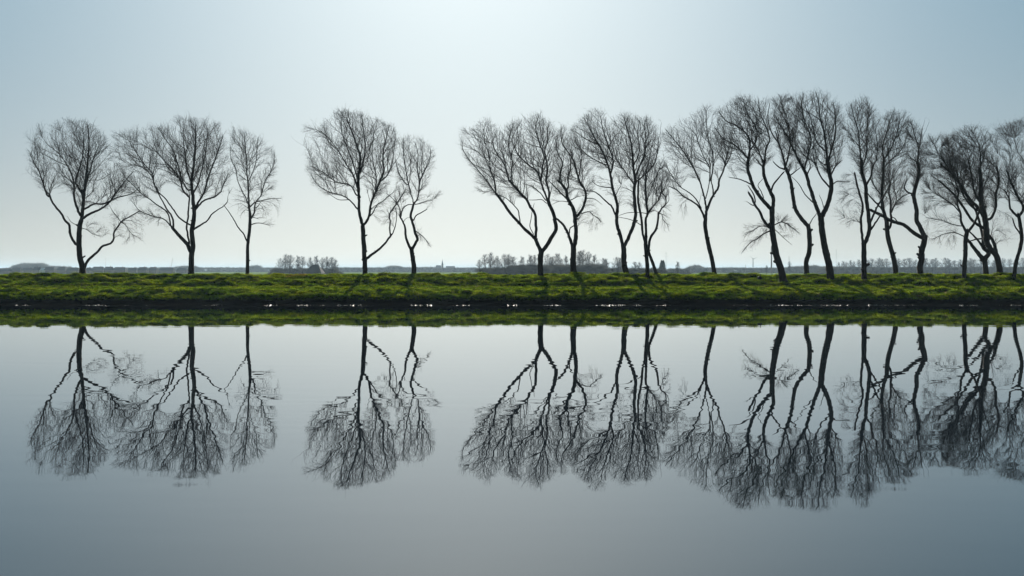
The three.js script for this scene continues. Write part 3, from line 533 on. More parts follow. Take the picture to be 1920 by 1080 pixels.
    t.limb(.4, .32, [-1.22, 8.02], [-1.98, 8.88], [-2.72, 9.75], [-3.16, 10.49], [-3.59, 11.61], [-3.84, 12.6], [-3.78, 13.46]);
    t.limb(.27, .08, [-3.78, 13.46], [-3.59, 14.85], [-3.8, 16.08], [-4.92, 17.1], [-6.15, 17.71], [-6.86, 18.53]);
    t.limb(.2, .08, [-3.69, 13.42], [-4.51, 14.44], [-5.53, 15.26], [-6.56, 15.87], [-7.37, 16.9]);
    t.limb(.18, .06, [-3.69, 14.44], [-2.88, 15.67], [-2.98, 17.1], [-3.9, 18.53], [-4.31, 19.96]);
    t.limb(.17, .07, [-3.22, 10.62], [-4.33, 11.23], [-5.2, 11.48], [-5.69, 11.54]);
    t.limb(.42, .32, [-1.14, 8.14], [-1.05, 9.25], [-1.43, 10.12], [-1.86, 11.11], [-2.11, 12.1], [-2.11, 12.97], [-1.98, 13.46]);
    t.limb(.22, .08, [-1.98, 13.46], [-1.86, 14.65], [-1.45, 15.67], [-1.86, 17.1], [-2.47, 18.53], [-2.67, 19.96]);
    t.limb(.18, .08, [-2.1, 13.01], [-2.67, 14.44], [-3.29, 15.47], [-3.49, 16.69], [-4.1, 18.12]);
    t.limb(.22, .15, [-1.34, 9.93], [-.99, 10.86], [-.37, 11.61], [.06, 12.1]);
    t.limb(.15, .1, [-2.08, 12.6], [-2.48, 12.97], [-2.79, 13.46]);
    t.limb(.12, .06, [-2.11, 9.19], [-2.35, 10], [-2.72, 10.74], [-2.23, 11.36]);
    t.limb(.15, .05, [-1.05, 6.35], [-.13, 6.72], [.74, 6.28], [1.73, 5.54]);
    t.limb(.1, .04, [-1.05, 5.97], [-.13, 5.17], [.86, 4.3]);
    t.limb(.17, .05, [-1.3, 5.79], [-2.11, 5.42], [-2.72, 4.92], [-3.59, 4.43], [-4.33, 3.56]);
    t.limb(.12, .05, [-1.3, 5.91], [-2.35, 6.28], [-3.22, 5.79], [-3.96, 5.42]);
    t.crown(1.2, [-7.17, 18.74], [-5.74, 19.76], [-4.51, 20.37], [-3.29, 20.17], [-2.26, 19.76], [-1.45, 20.37], [-1.04, 18.53], [-.83, 16.49], [-.63, 14.65], [-1.04, 13.01], [-2.26, 13.01], [-3.69, 12.6], [-4.92, 11.79], [-5.94, 12.19], [-6.35, 13.42], [-7.37, 16.28]);
    t.crown(.55, [-1.04, 7.49], [.39, 7.39], [1.82, 5.65], [.6, 5.25], [-.42, 6.06]);
    t.crown(.5, [-3.9, 6.47], [-1.65, 6.88], [-1.45, 5.86], [-2.88, 4.22], [-4.31, 3.61]);
    t.done(); }
  { const t = bareTree(35.79, 116.5, -.25, 23, 'bare tree with an S bent trunk standing between two thicker leaning trees');
    t.limb(.61, .52, [.05, -.25], [-.09, 1.69], [.25, 2.79], [.32, 4.17], [.25, 5.55], [.12, 6.17]);
    t.limb(.47, .39, [.12, 6.1], [-.71, 7.06], [-1.4, 8.17], [-1.67, 9.54], [-1.95, 11.34], [-2.36, 12.58], [-2.64, 13.13]);
    t.limb(.14, .08, [.19, 6.1], [.67, 6.93], [1.15, 7.55]);
    t.limb(.3, .09, [-2.63, 13.14], [-2.93, 14.73], [-3.39, 16.1], [-3.84, 17.46]);
    t.limb(.19, .08, [-2.16, 12.03], [-1.4, 12.71], [-.85, 13.13]);
    t.limb(.22, .11, [-2.57, 12.92], [-3.47, 13.27], [-4.02, 13.82]);
    t.limb(.23, .09, [-2.63, 13.25], [-2.13, 15.19], [-2.02, 16.78], [-2.47, 18.6], [-3.39, 20.19]);
    t.limb(.18, .07, [-3.39, 16.1], [-4.3, 17.46], [-4.75, 19.28], [-4.52, 20.88]);
    t.crown(1.25, [-4.52, 21.33], [-3.39, 21.79], [-2.25, 21.79], [-1.56, 20.42], [-1.34, 18.15], [-1.56, 15.87], [-1.11, 14.05], [-2.02, 12.68], [-3.39, 13.59], [-3.84, 15.64], [-4.3, 18.6]);
    t.done(); }
  { const t = bareTree(35.37, 106.1, -.15, 24, 'thick leaning bare tree with a high V fork and the tallest crown');
    t.limb(.8, .6, [-.09, -.25], [-.34, 1.8], [-.72, 3.31], [-.91, 4.31], [-1.1, 5.57], [-1.22, 6.82], [-1.28, 7.32]);
    t.limb(.43, .33, [-1.28, 7.07], [-1.79, 8.33], [-2.16, 9.46], [-2.54, 10.59], [-2.79, 11.59], [-3.42, 12.85]);
    t.limb(.25, .08, [-3.43, 12.85], [-4.19, 14.34], [-4.82, 15.8], [-5.65, 17.04], [-6.27, 18.28]);
    t.limb(.21, .08, [-3.05, 12.27], [-2.54, 14.34], [-2.33, 15.8], [-2.95, 17.45], [-3.37, 19.32], [-3.16, 20.56]);
    t.limb(.18, .08, [-2.81, 11.59], [-2.41, 12.6], [-2.54, 13.35]);
    t.limb(.15, .05, [-1.91, 8.52], [-2.92, 9.46], [-3.67, 10.71], [-4.42, 11.47]);
    t.limb(.1, .05, [-.84, 7.83], [-1.16, 8.96], [-1.35, 9.33]);
    t.limb(.53, .4, [-1.18, 7.07], [-.53, 8.33], [-.15, 9.71], [-.09, 10.84], [-.34, 12.09], [-.53, 13.35]);
    t.limb(.29, .08, [-.52, 13.35], [-.67, 14.97], [-.88, 16.42], [-1.29, 17.87], [-1.5, 19.74], [-1.71, 20.56]);
    t.limb(.23, .08, [-.46, 12.89], [-.05, 14.55], [.37, 16.21], [.37, 17.87], [.16, 19.53]);
    t.limb(.2, .1, [-.24, 11.47], [.35, 12.6], [.98, 13.22]);
    t.limb(.15, .08, [-.09, 10.4], [.47, 10.96], [1.35, 10.96]);
    t.limb(.23, .1, [-.15, 10.21], [-1.03, 11.22], [-1.53, 12.09], [-1.91, 13.1]);
    t.limb(.17, .06, [-.57, 14.14], [-1.71, 15.38], [-2.12, 17.04], [-2.54, 18.49]);
    t.crown(1.25, [-5.44, 19.94], [-4.19, 20.56], [-3.16, 20.67], [-1.71, 20.56], [-.46, 20.36], [.78, 19.32], [1.51, 17.87], [1.4, 15.8], [1.2, 13.31], [.16, 12.06], [-.88, 11.65], [-2.12, 12.69], [-3.37, 12.89], [-4.4, 14.14], [-5.23, 16.21]);
    t.done(); }
  { const t = bareTree(38.57, 105.2, 0, 25, 'bare tree with a plain vertical trunk splitting into a narrow upright fork');
    t.limb(.57, .55, [.03, -.25], [.01, 2.21], [-.01, 3.46], [-.01, 4.33]);
    t.limb(.3, .2, [-.07, 4.27], [-.26, 5.7], [-.32, 6.94], [-.14, 8.19], [-.38, 9.43], [-.76, 10.68], [-1.01, 11.92]);
    t.limb(.45, .35, [.05, 4.27], [.55, 5.57], [.55, 6.69], [.42, 7.94], [.24, 9.31], [.18, 10.68], [-.2, 11.92], [-.26, 13.41]);
    t.limb(.19, .06, [-.27, 13.41], [-.49, 15.02], [-.6, 16.46], [-1.01, 17.89], [-1.42, 19.33]);
    t.limb(.16, .06, [-.14, 12.75], [.33, 14.4], [.23, 16.04], [.43, 17.89], [.64, 19.54]);
    t.limb(.25, .15, [.59, 6.2], [1.11, 7.56], [1.61, 8.56], [2.1, 9.31], [2.6, 10.18]);
    t.limb(.22, .15, [.61, 5.64], [1.36, 6.69], [1.86, 7.44]);
    t.limb(.25, .12, [.2, 10.61], [.74, 11.55], [.98, 12.67], [1.36, 13.41]);
    t.limb(.14, .06, [1.36, 13.41], [1.46, 15.02], [1.26, 16.66]);
    t.crown(1.45, [-1.73, 19.33], [-.8, 20.05], [.84, 20.05], [1.87, 18.92], [1.67, 16.87], [1.87, 14.81], [1.26, 12.75], [.43, 11.73], [-.6, 12.14], [-1.42, 13.78], [-1.93, 16.04]);
    t.crown(.55, [-2.24, 11.73], [-.8, 12.55], [-.39, 10.08], [-.6, 8.23], [-1.21, 5.97], [-2.45, 7], [-2.65, 9.67]);
    t.done(); }
  { const t = bareTree(46.47, 116.5, -.05, 26, 'bare tree leaning left with a plain slanting trunk before the far tree row');
    t.limb(.63, .5, [.2, -.25], [-.18, 2.24], [-.73, 4.17], [-.94, 5.55], [-1.01, 6.65]);
    t.limb(.47, .28, [-.94, 5.69], [-1.08, 6.93], [-1.42, 8.03], [-1.56, 9.27], [-1.56, 10.65], [-1.42, 12.03], [-1.35, 14.09]);
    t.limb(.2, .07, [-1.36, 14.09], [-1.45, 15.87], [-1, 17.46], [-.54, 19.05], [-.09, 20.19]);
    t.limb(.3, .19, [-.87, 5.55], [-.46, 6.37], [-.53, 7.75], [-.53, 8.99], [-.73, 10.23], [-.6, 11.34]);
    t.limb(.19, .08, [-.5, 7.62], [.09, 8.86], [1.2, 9.82], [2.02, 10.1]);
    t.limb(.25, .14, [-1.31, 7.82], [-2.11, 8.72], [-2.94, 9.54], [-3.35, 10.1]);
    t.limb(.19, .11, [-1.56, 9.82], [-2.39, 10.78], [-2.94, 11.75]);
    t.limb(.18, .07, [-1.36, 14.09], [-.54, 15.41], [.14, 17.01], [.6, 18.83]);
    t.limb(.18, .07, [-1.41, 13.13], [-.54, 14.04], [.82, 15.41], [1.51, 17.01]);
    t.crown(1.5, [-1.45, 19.05], [-.31, 20.19], [.82, 19.74], [1.51, 18.37], [1.74, 16.32], [1.74, 14.04], [1.51, 11.77], [1.74, 9.03], [.37, 8.12], [-1, 8.58], [-2.59, 9.49], [-3.05, 12.22], [-2.59, 14.5], [-2.14, 17.23]);
    t.done(); }
  { const t = bareTree(49.77, 116.5, .05, 27, 'bare tree with a bulging knobbly trunk and long crooked left arm');
    t.limb(.66, .69, [-.18, -.25], [-.24, 1.28], [-.04, 2.1], [-.04, 3.07], [.24, 4.17], [.31, 4.93]);
    t.limb(.5, .33, [.31, 4.58], [-.86, 5.13], [-1.69, 5.82], [-2.38, 6.31], [-3.21, 6.51], [-3.9, 6.79], [-4.86, 7.34], [-6.24, 8.03]);
    t.limb(.58, .36, [.32, 4.72], [-.18, 5.82], [-.66, 6.79], [-.66, 7.89], [-.93, 9.27], [-1, 10.1], [-.73, 11.06], [-.45, 12.03], [-.38, 12.99], [-.59, 13.82]);
    t.limb(.23, .07, [-.59, 13.82], [-.43, 15.41], [-.88, 17.01], [-1.34, 18.6]);
    t.limb(.22, .14, [-.98, 9.82], [-1.97, 10.37], [-2.17, 10.92], [-1.97, 11.34]);
    t.limb(.19, .08, [-2.93, 6.47], [-3.35, 7.06], [-3.76, 7.2]);
    t.limb(.16, .07, [-.47, 14.96], [-.2, 16.32], [.03, 17.92]);
    t.crown(1.45, [-1.79, 18.83], [-1.11, 19.05], [-.43, 17.92], [.03, 16.32], [.26, 14.04], [.03, 12.22], [-.88, 10.86], [-1.56, 10.86], [-2.02, 13.13], [-1.79, 15.87]);
    t.done(); }
  { const t = bareTree(49.8, 105.7, -.3, 28, 'bare tree with a straight dark trunk and long drooping twigs on its left');
    t.limb(.48, .45, [-.01, -.25], [.02, 1.75], [.14, 3.37], [.14, 4.62], [.33, 5.62]);
    t.limb(.3, .15, [.27, 5.37], [-.3, 6.5], [-.48, 7.75], [-.8, 8.62], [-.61, 9.87]);
    t.limb(.3, .18, [.39, 5.5], [1.08, 6.37], [1.45, 7.25], [1.83, 8.25]);
    t.limb(.13, .05, [-.17, 6.12], [-1.55, 6.37], [-2.55, 6.75], [-4.05, 7]);
    t.limb(.13, .05, [.14, 4.87], [-1.05, 5.37], [-2.17, 5.25], [-3.3, 4.75]);
    t.limb(.15, .08, [-.48, 7.62], [-1.17, 8.37], [-2.05, 9], [-3.3, 9.75]);
    t.limb(.15, .06, [-.61, 9.87], [-1.16, 11.48], [-1.9, 12.78], [-2.83, 14.07], [-3.38, 15.18]);
    t.crown(1.55, [-4.31, 14.99], [-3.38, 16.1], [-1.9, 16.29], [-.8, 15.73], [-.06, 13.89], [.13, 11.48], [-.24, 8.89], [-1.53, 8.15], [-3.57, 7.78], [-4.49, 10], [-4.68, 12.78]);
    t.crown(.4, [-3.57, 7.41], [-.24, 7.41], [-.43, 4.09], [-1.9, 4.09], [-3.75, 4.83]);
    t.done(); }
  { const t = bareTree(56.11, 114, -.3, 29, 'short bare tree forking low between the dark trunk and the thickest tree');
    t.limb(.62, .59, [.21, -.25], [.04, 1.67], [-.1, 2.21]);
    t.limb(.54, .3, [-.1, 2.01], [-1.11, 3.15], [-1.78, 4.1], [-2.19, 4.5]);
    t.limb(.59, .35, [-.06, 2.01], [.51, 2.75], [-.16, 3.42], [-.16, 4.37]);
    t.limb(.3, .16, [-.16, 3.49], [-.97, 4.5], [-1.92, 5.44]);
    t.limb(.22, .13, [-.16, 4.43], [-1.11, 4.37], [-1.92, 4.1]);
    t.limb(.32, .16, [-.16, 4.23], [-.57, 6.25], [-.97, 7.6], [-2.05, 9.36], [-3, 11.11], [-4.08, 13]);
    t.crown(1.45, [-6.45, 16.15], [-4.06, 16.75], [-2.47, 14.96], [-1.67, 11.76], [-1.27, 8.97], [-3.26, 8.18], [-5.66, 8.97], [-7.05, 12.16]);
    t.done(); }
  { const t = bareTree(56.56, 112, -.3, 30, 'thickest bare tree of the right clump, leaning left under a dense crown');
    t.limb(.69, .58, [.46, -.25], [0, 2.32], [-.66, 3.11], [-1.06, 3.77], [-1.26, 4.7]);
    t.limb(.4, .32, [.02, 2.32], [-.4, 4.04], [-1.06, 4.97]);
    t.limb(.74, .37, [-1.22, 4.3], [-1.26, 5.89], [-1.46, 7.22], [-1.86, 8.94], [-1.86, 10.93], [-1.99, 12.52]);
    t.limb(.2, .06, [-1.95, 12.51], [-1.9, 13.92], [-2.09, 15.29], [-2.68, 16.67]);
    t.limb(.4, .24, [-1.35, 6.56], [-2.12, 7.88], [-3.31, 9.21], [-4.11, 10.53], [-5.17, 11.86], [-6.49, 13.05]);
    t.limb(.34, .19, [-1.29, 5.5], [-2.78, 6.42], [-3.84, 8.01], [-5.04, 9.6], [-6.76, 11.19]);
    t.limb(.32, .19, [-1.39, 6.56], [-.73, 6.75], [-.13, 8.01], [-.13, 9.6], [.26, 10.93], [0, 12.78]);
    t.limb(.29, .16, [-1.72, 8.28], [-2.52, 9.6], [-2.92, 11.59], [-3.31, 13.58]);
    t.limb(.24, .13, [-1.59, 7.35], [-3.05, 8.28], [-4.24, 10.27], [-4.64, 12.25]);
    t.crown(1.7, [-5.23, 16.67], [-4.05, 17.25], [-2.68, 17.35], [-1.5, 16.27], [-1.11, 14.71], [.06, 13.92], [.46, 11.57], [.06, 8.83], [-.72, 7.65], [-1.9, 7.65], [-3.07, 8.83], [-4.64, 10.4], [-6.21, 11.96], [-6.6, 13.92], [-6.01, 15.49]);
    t.crown(.4, [-.72, 7.26], [1.24, 7.26], [2.02, 4.52], [.06, 3.74]);
    t.done(); }
  { const t = bareTree(55.26, 105.7, -.2, 31, 'rightmost bare tree, slim curved trunk leaning right, cut by the edge');
    t.limb(.43, .35, [-.07, -.25], [.24, 2.12], [.68, 3.62], [.87, 4.87], [.68, 6.37], [.49, 7.37]);
    t.limb(.2, .13, [.87, 4.93], [.12, 6.12], [-.13, 6.87]);
    t.limb(.28, .13, [.52, 7.12], [-.38, 8], [-.51, 9.12], [-1.01, 10]);
    t.limb(.3, .18, [.56, 7.18], [1.06, 8], [.49, 9.25], [-.13, 10.5], [-.76, 12.12]);
    t.limb(.25, .13, [.93, 7.81], [1.49, 9], [2, 10.25], [2.25, 11.87]);
    t.crown(1.5, [-2.19, 16.29], [-1.26, 17.03], [.21, 17.58], [1.51, 17.95], [2.99, 16.47], [2.99, 10], [2.25, 7.78], [.03, 8.89], [-1.26, 9.26], [-1.45, 11.48], [-1.45, 13.7], [-2.56, 15.18]);
    t.done(); }}
// ---------------------------------------------------------------- far trees and woods
function farTree(seed, h, wide, low, thin) {
  const r = rng(seed), g0 = new THREE.Group(), s = new Soup(), P = [], R = [], D = [];
  let x = 0, z = 0;
  for (let k = 0; k <= 14; k++) { const y = h * .86 * k / 14; if (k) { x += (r() - .5) * .4; z += (r() - .5) * .4; } P.push([x, y - (k ? 0 : .4), z]); R.push(lerp(h * .02, h * .005, k / 14)); D.push([0, 1, 0]); }
  tube(s, [...P, [x, h * .9, z]], [...R, 0], 6); part(g0, 'trunk', s.build(), bark);
  const inside = (a, b, c) => { const v = (b / h - low) / (1 - low); if (v < 0 || v > 1) return 0; const w = wide * (.35 + .65 * Math.sin(Math.PI * Math.min(.95, v * .8 + .12))) * (.8 + .25 * Math.sin(2 * Math.atan2(c, a) + seed + 3 * v)) * Math.sqrt(1 - v ** 4); return a * a + c * c < w * w ? 1 : 0; };
  const g = new Sprouter(seed, 0, inside, [0, h * low * .8, 0], { every: [.3, .4, .3], thin, reach: 7, sides: [5, 3, 3], step: .7, long: 1.8, kinks: 1, full: 30, cell: 1 });
  g.along(P, R, D, 1, low * .9, h * .86); part(g0, 'crown', g.s.build(), twigMaterial, 'stuff');
  return g0;
}
const models = [farTree(301, 16, 6, .14, .045), farTree(302, 16, 5, .2, .045), farTree(303, 16, 6.6, .22, .045), farTree(304, 16, 4.6, .28, .045), farTree(305, 16, 5.6, .14, .045)];
const ORD = ['first', 'second', 'third', 'fourth', 'fifth', 'sixth', 'seventh', 'eighth', 'ninth', 'tenth', 'eleventh', 'twelfth', 'thirteenth', 'fourteenth', 'fifteenth', 'sixteenth', 'seventeenth', 'eighteenth', 'nineteenth', 'twentieth', 'twenty-first', 'twenty-second', 'twenty-third', 'twenty-fourth', 'twenty-fifth', 'twenty-sixth', 'twenty-seventh', 'twenty-eighth', 'twenty-ninth', 'thirtieth'];
const rf = rng(77), POLDER = -1;
function putFar(px, top, d, squeeze, label, group) {
  const h = EYE + (506 - top) / FOCAL * d - POLDER, o = models[Math.floor(rf() * models.length)].clone(), k = h / 16;
  o.name = numbered('distant_tree'); o.position.set((px - 960) / FOCAL * d, POLDER, -d); o.scale.set(k * squeeze, k, k * squeeze); o.rotation.y = rf() * 6.28;
  scene.add(o); return tag(o, label, 'tree', group);
}
for (const [list, d, sq, what, group] of [
  [[[899, 486], [911, 476], [921, 472], [931, 479], [945, 475], [955, 476], [963, 480], [978, 480], [993, 477], [1001, 477], [1026, 475], [1034, 480], [1046, 474], [1060, 479], [1087, 470], [1094, 468], [1103, 471], [1116, 477], [1131, 483], [1137, 485], [1156, 481], [1163, 482], [1190, 490], [1199, 491]], 600, 1.15, 'hazy bare tree of the far copse at centre', 'bare trees of the far copse'],
  [[[525, 483], [537, 476], [543, 477], [558, 479], [566, 480], [581, 481], [594, 479], [605, 482], [613, 480], [623, 481], [629, 486]], 730, 1.1, 'hazy bare tree of the barn clump', 'bare trees round the barn'],
  [[[1572, 491], [1580, 489], [1587, 490], [1594, 487], [1601, 489], [1609, 486], [1617, 488]], 1000, 1.1, 'pale loose tree left of the far tree row', 'loose trees left of the far tree row']]) list.forEach(([x, y], k) => putFar(x, y, d + 30 * (rf() - .5), sq, `${what}, ${ORD[k]} from the left`, group));
for (let k = 0; k < 30; k++) putFar(1624 + k * 10.3 + 9 * (rf() - .5), 482.5 + 5 * rf() ** 1.5, 985 + 40 * (rf() - .5), 1.25 + .4 * rf(), `pale tree of the far row at right, ${ORD[k]} from the left`, 'trees of the far row');
putFar(1270, 490, 640, 1.15, 'small lone round bare tree in the field right of the dark conifer', 'lone field trees');
putFar(1480, 489, 1000, .9, 'small hazy tree before a thin mast just right of the chimney', 'lone field trees');
putFar(1437, 497, 800, .8, 'small faint bare tree at the foot of the chimney', 'lone field trees');

const hedgeMaterial = new THREE.MeshPhysicalMaterial({ color: lin(.06, .058, .045), roughness: 1, specularIntensity: .1 });
function tuftBall(seed, n) {          // a round mass of short twigs, one metre across
  const r = rng(seed), s = new Soup();
  for (let k = 0; k < n; k++) {
    const a = r() * 6.283, e = Math.asin(r() * 1.1 - .1 > 1 ? 1 : clamp(r() * 1.15 - .15, -1, 1)), q = .2 + .3 * r(), d = [Math.cos(e) * Math.cos(a), Math.sin(e), Math.cos(e) * Math.sin(a)];
    const o = d.map((c) => c * q * .35), m = d.map((c, i) => c * q + (i === 1 ? .05 : 0) + .1 * (r() - .5)), t = m.map((c, i) => c + d[i] * .13 + (i === 1 ? .09 : 0) + .08 * (r() - .5));
    tube(s, [o, m, t], [.012, .012, 0], 3);
  }
  return s.build();
}
const ball = tuftBall(5, 260);
function wood(name, label, pieces) {   // pieces: [px0, px1, top0, top1, distance, how many]
  const r = rng(label.length * 31), mats = [];
  for (const [x0, x1, t0, t1, d, n] of pieces) for (let k = 0; k < n; k++) {
    const u = (k + r()) / n, dd = d * (1 + .03 * (r() - .5)), top = EYE + (506 - lerp(t0, t1, u) - 1.6 * r() * (t0 < 498 ? 1 : .5)) / FOCAL * dd, h = (top - POLDER), w = h * (.9 + .7 * r());
    for (const f of [1, .62, .34]) mats.push(new THREE.Matrix4().compose(new THREE.Vector3((lerp(x0, x1, u) - 960) / FOCAL * dd + (f < 1 ? (r() - .5) * w : 0), POLDER + h * (f - .5) * .98, -dd + (r() - .5) * 6), new THREE.Quaternion().setFromEuler(new THREE.Euler(0, r() * 6.28, 0)), new THREE.Vector3(w, h * .75, w)));
  }
  const m = new THREE.InstancedMesh(ball, hedgeMaterial, mats.length); mats.forEach((x, k) => m.setMatrixAt(k, x));
  m.name = numbered(name); m.userData = { kind: 'stuff', label }; m.castShadow = m.receiveShadow = true; scene.add(m);
}
wood('hedge', 'dark dense shrub belt under the far copse', [[958, 1130, 495, 494, 585, 60], [900, 958, 500, 499, 590, 14], [1130, 1240, 500, 501, 600, 24]]);
wood('hedge', 'low shrubs round the foot of the barn clump', [[512, 632, 501, 501, 720, 34]]);
wood('hedge', 'low blue undergrowth along the far tree row', [[1540, 1960, 499, 499, 1000, 130]]);
wood('distant_wood', 'pale round topped wood behind the houses at the far left', [[26, 42, 496, 493, 1700, 9], [40, 84, 492, 492, 1700, 22], [84, 130, 497, 498, 1700, 18]]);
wood('distant_wood', 'pale low belt of woods behind the houses and left trunks', [[-20, 30, 502, 501, 1900, 14], [130, 330, 501, 500, 1900, 50], [330, 365, 498, 496, 1800, 12], [365, 470, 500, 500, 1900, 30], [468, 486, 496, 496, 1850, 7], [486, 520, 500, 500, 1900, 10]]);
wood('distant_wood', 'long blue belt of woods round the church', [[628, 730, 500, 500, 1750, 36], [730, 752, 496, 497, 1800, 9], [752, 815, 500, 499, 1800, 24], [815, 895, 501, 500, 1750, 30]]);
wood('distant_wood', 'broken row of pale bushes and small woods right of the lone conifer', [[1255, 1290, 502, 502, 900, 12], [1288, 1325, 499, 500, 1300, 14], [1300, 1312, 495, 496, 1500, 5], [1325, 1352, 500, 501, 1500, 10], [1352, 1400, 500, 500, 1400, 16]]);
wood('distant_wood', 'low blue wooded rise round the foot of the chimney', [[1395, 1475, 501, 500, 1350, 30], [1475, 1512, 499, 497, 1250, 16], [1512, 1532, 496, 496, 1250, 9], [1532, 1640, 497, 500, 1250, 34]]);

// lone conifer
{
  const d = 620, [x] = at(1242, 0, d), h = EYE + (506 - 488) / FOCAL * d - POLDER, t = thing('conifer', 'dark broad conifer with spiky top standing alone right of the crossing trunks', 'tree', [x, POLDER, -d]), r = rng(91), s = new Soup(), q = new Soup();
  tube(q, [[0, -.3, 0], [.05, h * .5, 0], [0, h, 0]], [.3, .16, 0], 7); part(t, 'trunk', q.build(), bark);
  for (let k = 0; k < 900; k++) {
    const u = r() ** .8, y = h * (.06 + .88 * u), w = 3.6 * Math.sqrt(Math.max(0, 1 - u * .93)) * (.85 + .2 * r()), a = r() * 6.283, c = Math.cos(a), e = Math.sin(a);
    tube(s, [[c * w * .25, y - .3, e * w * .25], [c * w * .75, y - .1 + .25 * r(), e * w * .75], [c * w, y + .5 + .8 * r() * u, e * w]], [.11, .1, 0], 3);
  }
  part(t, 'crown', s.build(), new THREE.MeshStandardMaterial({ color: lin(.02, .035, .018), roughness: 1 }), 'stuff');
}

// ---------------------------------------------------------------- far buildings and masts
const wallMaterial = new THREE.MeshStandardMaterial({ color: lin(.16, .11, .09), roughness: .9 }), roofMaterial = new THREE.MeshPhysicalMaterial({ color: lin(.035, .032, .033), roughness: 1, specularIntensity: .1 }), paleMaterial = new THREE.MeshStandardMaterial({ color: lin(.5, .5, .48), roughness: .6 }), steel = new THREE.MeshStandardMaterial({ color: lin(.28, .29, .3), roughness: .6 });
const box = (w, h, l, x = 0, y = 0, z = 0) => new THREE.BoxGeometry(w, h, l).translate(x, y + h / 2, z);
function roofShape(w, l, h, hip) {       // ridge along x, hipped ends
  const a = w / 2, b = l / 2, c = a - hip, v = [[-a, 0, b], [a, 0, b], [a, 0, -b], [-a, 0, -b], [-c, h, 0], [c, h, 0]], p = [];
  for (const f of [[0, 1, 5], [0, 5, 4], [1, 2, 5], [2, 3, 4], [2, 4, 5], [3, 0, 4], [0, 3, 2], [0, 2, 1]]) for (const k of f) p.push(...v[k]);
  const g = new THREE.BufferGeometry(); g.setAttribute('position', new THREE.Float32BufferAttribute(p, 3)); g.computeVertexNormals(); return g;
}
function house(x0, x1, top, d, hip, label, roofShare = .5) {
  const w = (x1 - x0) / FOCAL * d, h = EYE + (506 - top) / FOCAL * d - POLDER, t = thing('house', label, 'house', [((x0 + x1) / 2 - 960) / FOCAL * d, POLDER, -d], 'row of houses behind the dike'), wall = h * (1 - roofShare);
  part(t, 'wall', box(w * .96, wall, 8), wallMaterial);
  const r = part(t, 'roof', roofShape(w, 9, h - wall, w * hip), roofMaterial); r.position.y = wall;
  part(r, 'chimney', box(.7, 1.3, .7, w * .2, h - wall - .6, .3), wallMaterial);
}
[[-4, 20, 503, .02], [22.5, 41, 501.6, .1], [42, 62, 502, .08], [64, 76, 500.4, .04], [83, 104, 500.2, .12], [108, 125, 500.2, .16], [126.5, 149, 501.6, .1], [163, 171, 501.6, .02], [173.5, 196, 500, .1], [197, 212, 500, .05], [213, 238, 500.8, .12], [240, 258, 501.8, .1], [260, 277, 500.8, .08], [279, 296, 500.8, .14], [299, 327, 501.2, .06]]
  .forEach(([a, b, y, hip], k) => house(a, b, y, 1060 + 40 * (k % 3), hip, `hazy pitched roof house behind the dike, ${ORD[k]} from the left`));
house(332, 352, 502, 1200, .1, 'low hazy roof just left of the second tree trunk');
house(836, 853, 499, 2100, .01, 'long flat hazy roof right of the church', .25);
{
  const d = 1050, t = thing('shed', 'small shed with a roof coloured bright as a sun glint among the far left houses', 'shed', [...at(79, 0, d).slice(0, 1), POLDER, -d]), w = 3.4;
  part(t, 'wall', box(w, 4.2, 6), paleMaterial); const g = box(w + .4, .18, 6.6); g.rotateX(.5); part(t, 'roof', g, paleMaterial).position.y = 4.6;  // pale colour of roof and wall stands in for a sun glint
}
{
  const d = 650, x = at(591, 0, d)[0], t = thing('barn', 'barn with a large hipped roof in front of the tree clump', 'barn', [x, POLDER, -d]), h = EYE + 10 / FOCAL * d - POLDER;
  part(t, 'wall', box(10.4, 2, 13), wallMaterial); part(t, 'roof', roofShape(11.4, 14, h - 2, 3.6), roofMaterial).position.y = 2;
}
{
  const d = 2200, x = at(829.5, 0, d)[0], t = thing('church', 'far hazy church with a slender pointed spire', 'church', [x, POLDER, -d]), k = d / FOCAL;
  part(t, 'nave', box(12, 9, 18, -9, 0, 0), wallMaterial); const nr = part(t, 'nave_roof', roofShape(13, 19, 6, 1), roofMaterial); nr.position.set(-9, 9, 0);
  part(t, 'tower', box(4.2, 16, 4.2), wallMaterial);
  part(t, 'spire', new THREE.ConeGeometry(2.3, 13, 8).translate(0, 16 + 6.5, 0), roofMaterial);
  part(t, 'weather_vane', new THREE.CylinderGeometry(.15, .2, 2.4, 6).translate(0, 30, 0), steel);
}
{
  const d = 1150, x = at(1446.5, 0, d)[0], h = EYE + 45 / FOCAL * d - POLDER, t = thing('chimney_stack', 'tall slender factory chimney in the haze left of the tufted leaning trunk', 'chimney', [x, POLDER, -d]);
  part(t, 'shaft', new THREE.CylinderGeometry(.65, 1.0, h, 20).translate(0, h / 2, 0), wallMaterial); part(t, 'crown_ring', new THREE.TorusGeometry(.72, .14, 8, 20).rotateX(Math.PI / 2).translate(0, h - .5, 0), paleMaterial);
}
{
  const d = 1900, x = at(1412, 0, d)[0], hub = EYE + 20.5 / FOCAL * d - POLDER, t = thing('wind_turbine', 'far pale wind turbine with three blades left of the chimney', 'wind turbine', [x, POLDER, -d]);
  part(t, 'tower', new THREE.CylinderGeometry(.55, 1.2, hub, 14).translate(0, hub / 2, 0), steel); part(t, 'nacelle', box(1.6, 1.6, 4, 0, hub - .8, -.6), steel); part(t, 'hub', new THREE.SphereGeometry(.8, 12, 8).translate(0, hub, 1.8), steel);
  for (let k = 0; k < 3; k++) { const g = new THREE.CylinderGeometry(.12, .5, 10.4, 6).scale(1, 1, .35).translate(0, 5.2, 0); g.rotateZ((52 + 120 * k) * rad); part(t, 'blade', g.translate(0, hub, 1.9), steel); }
}
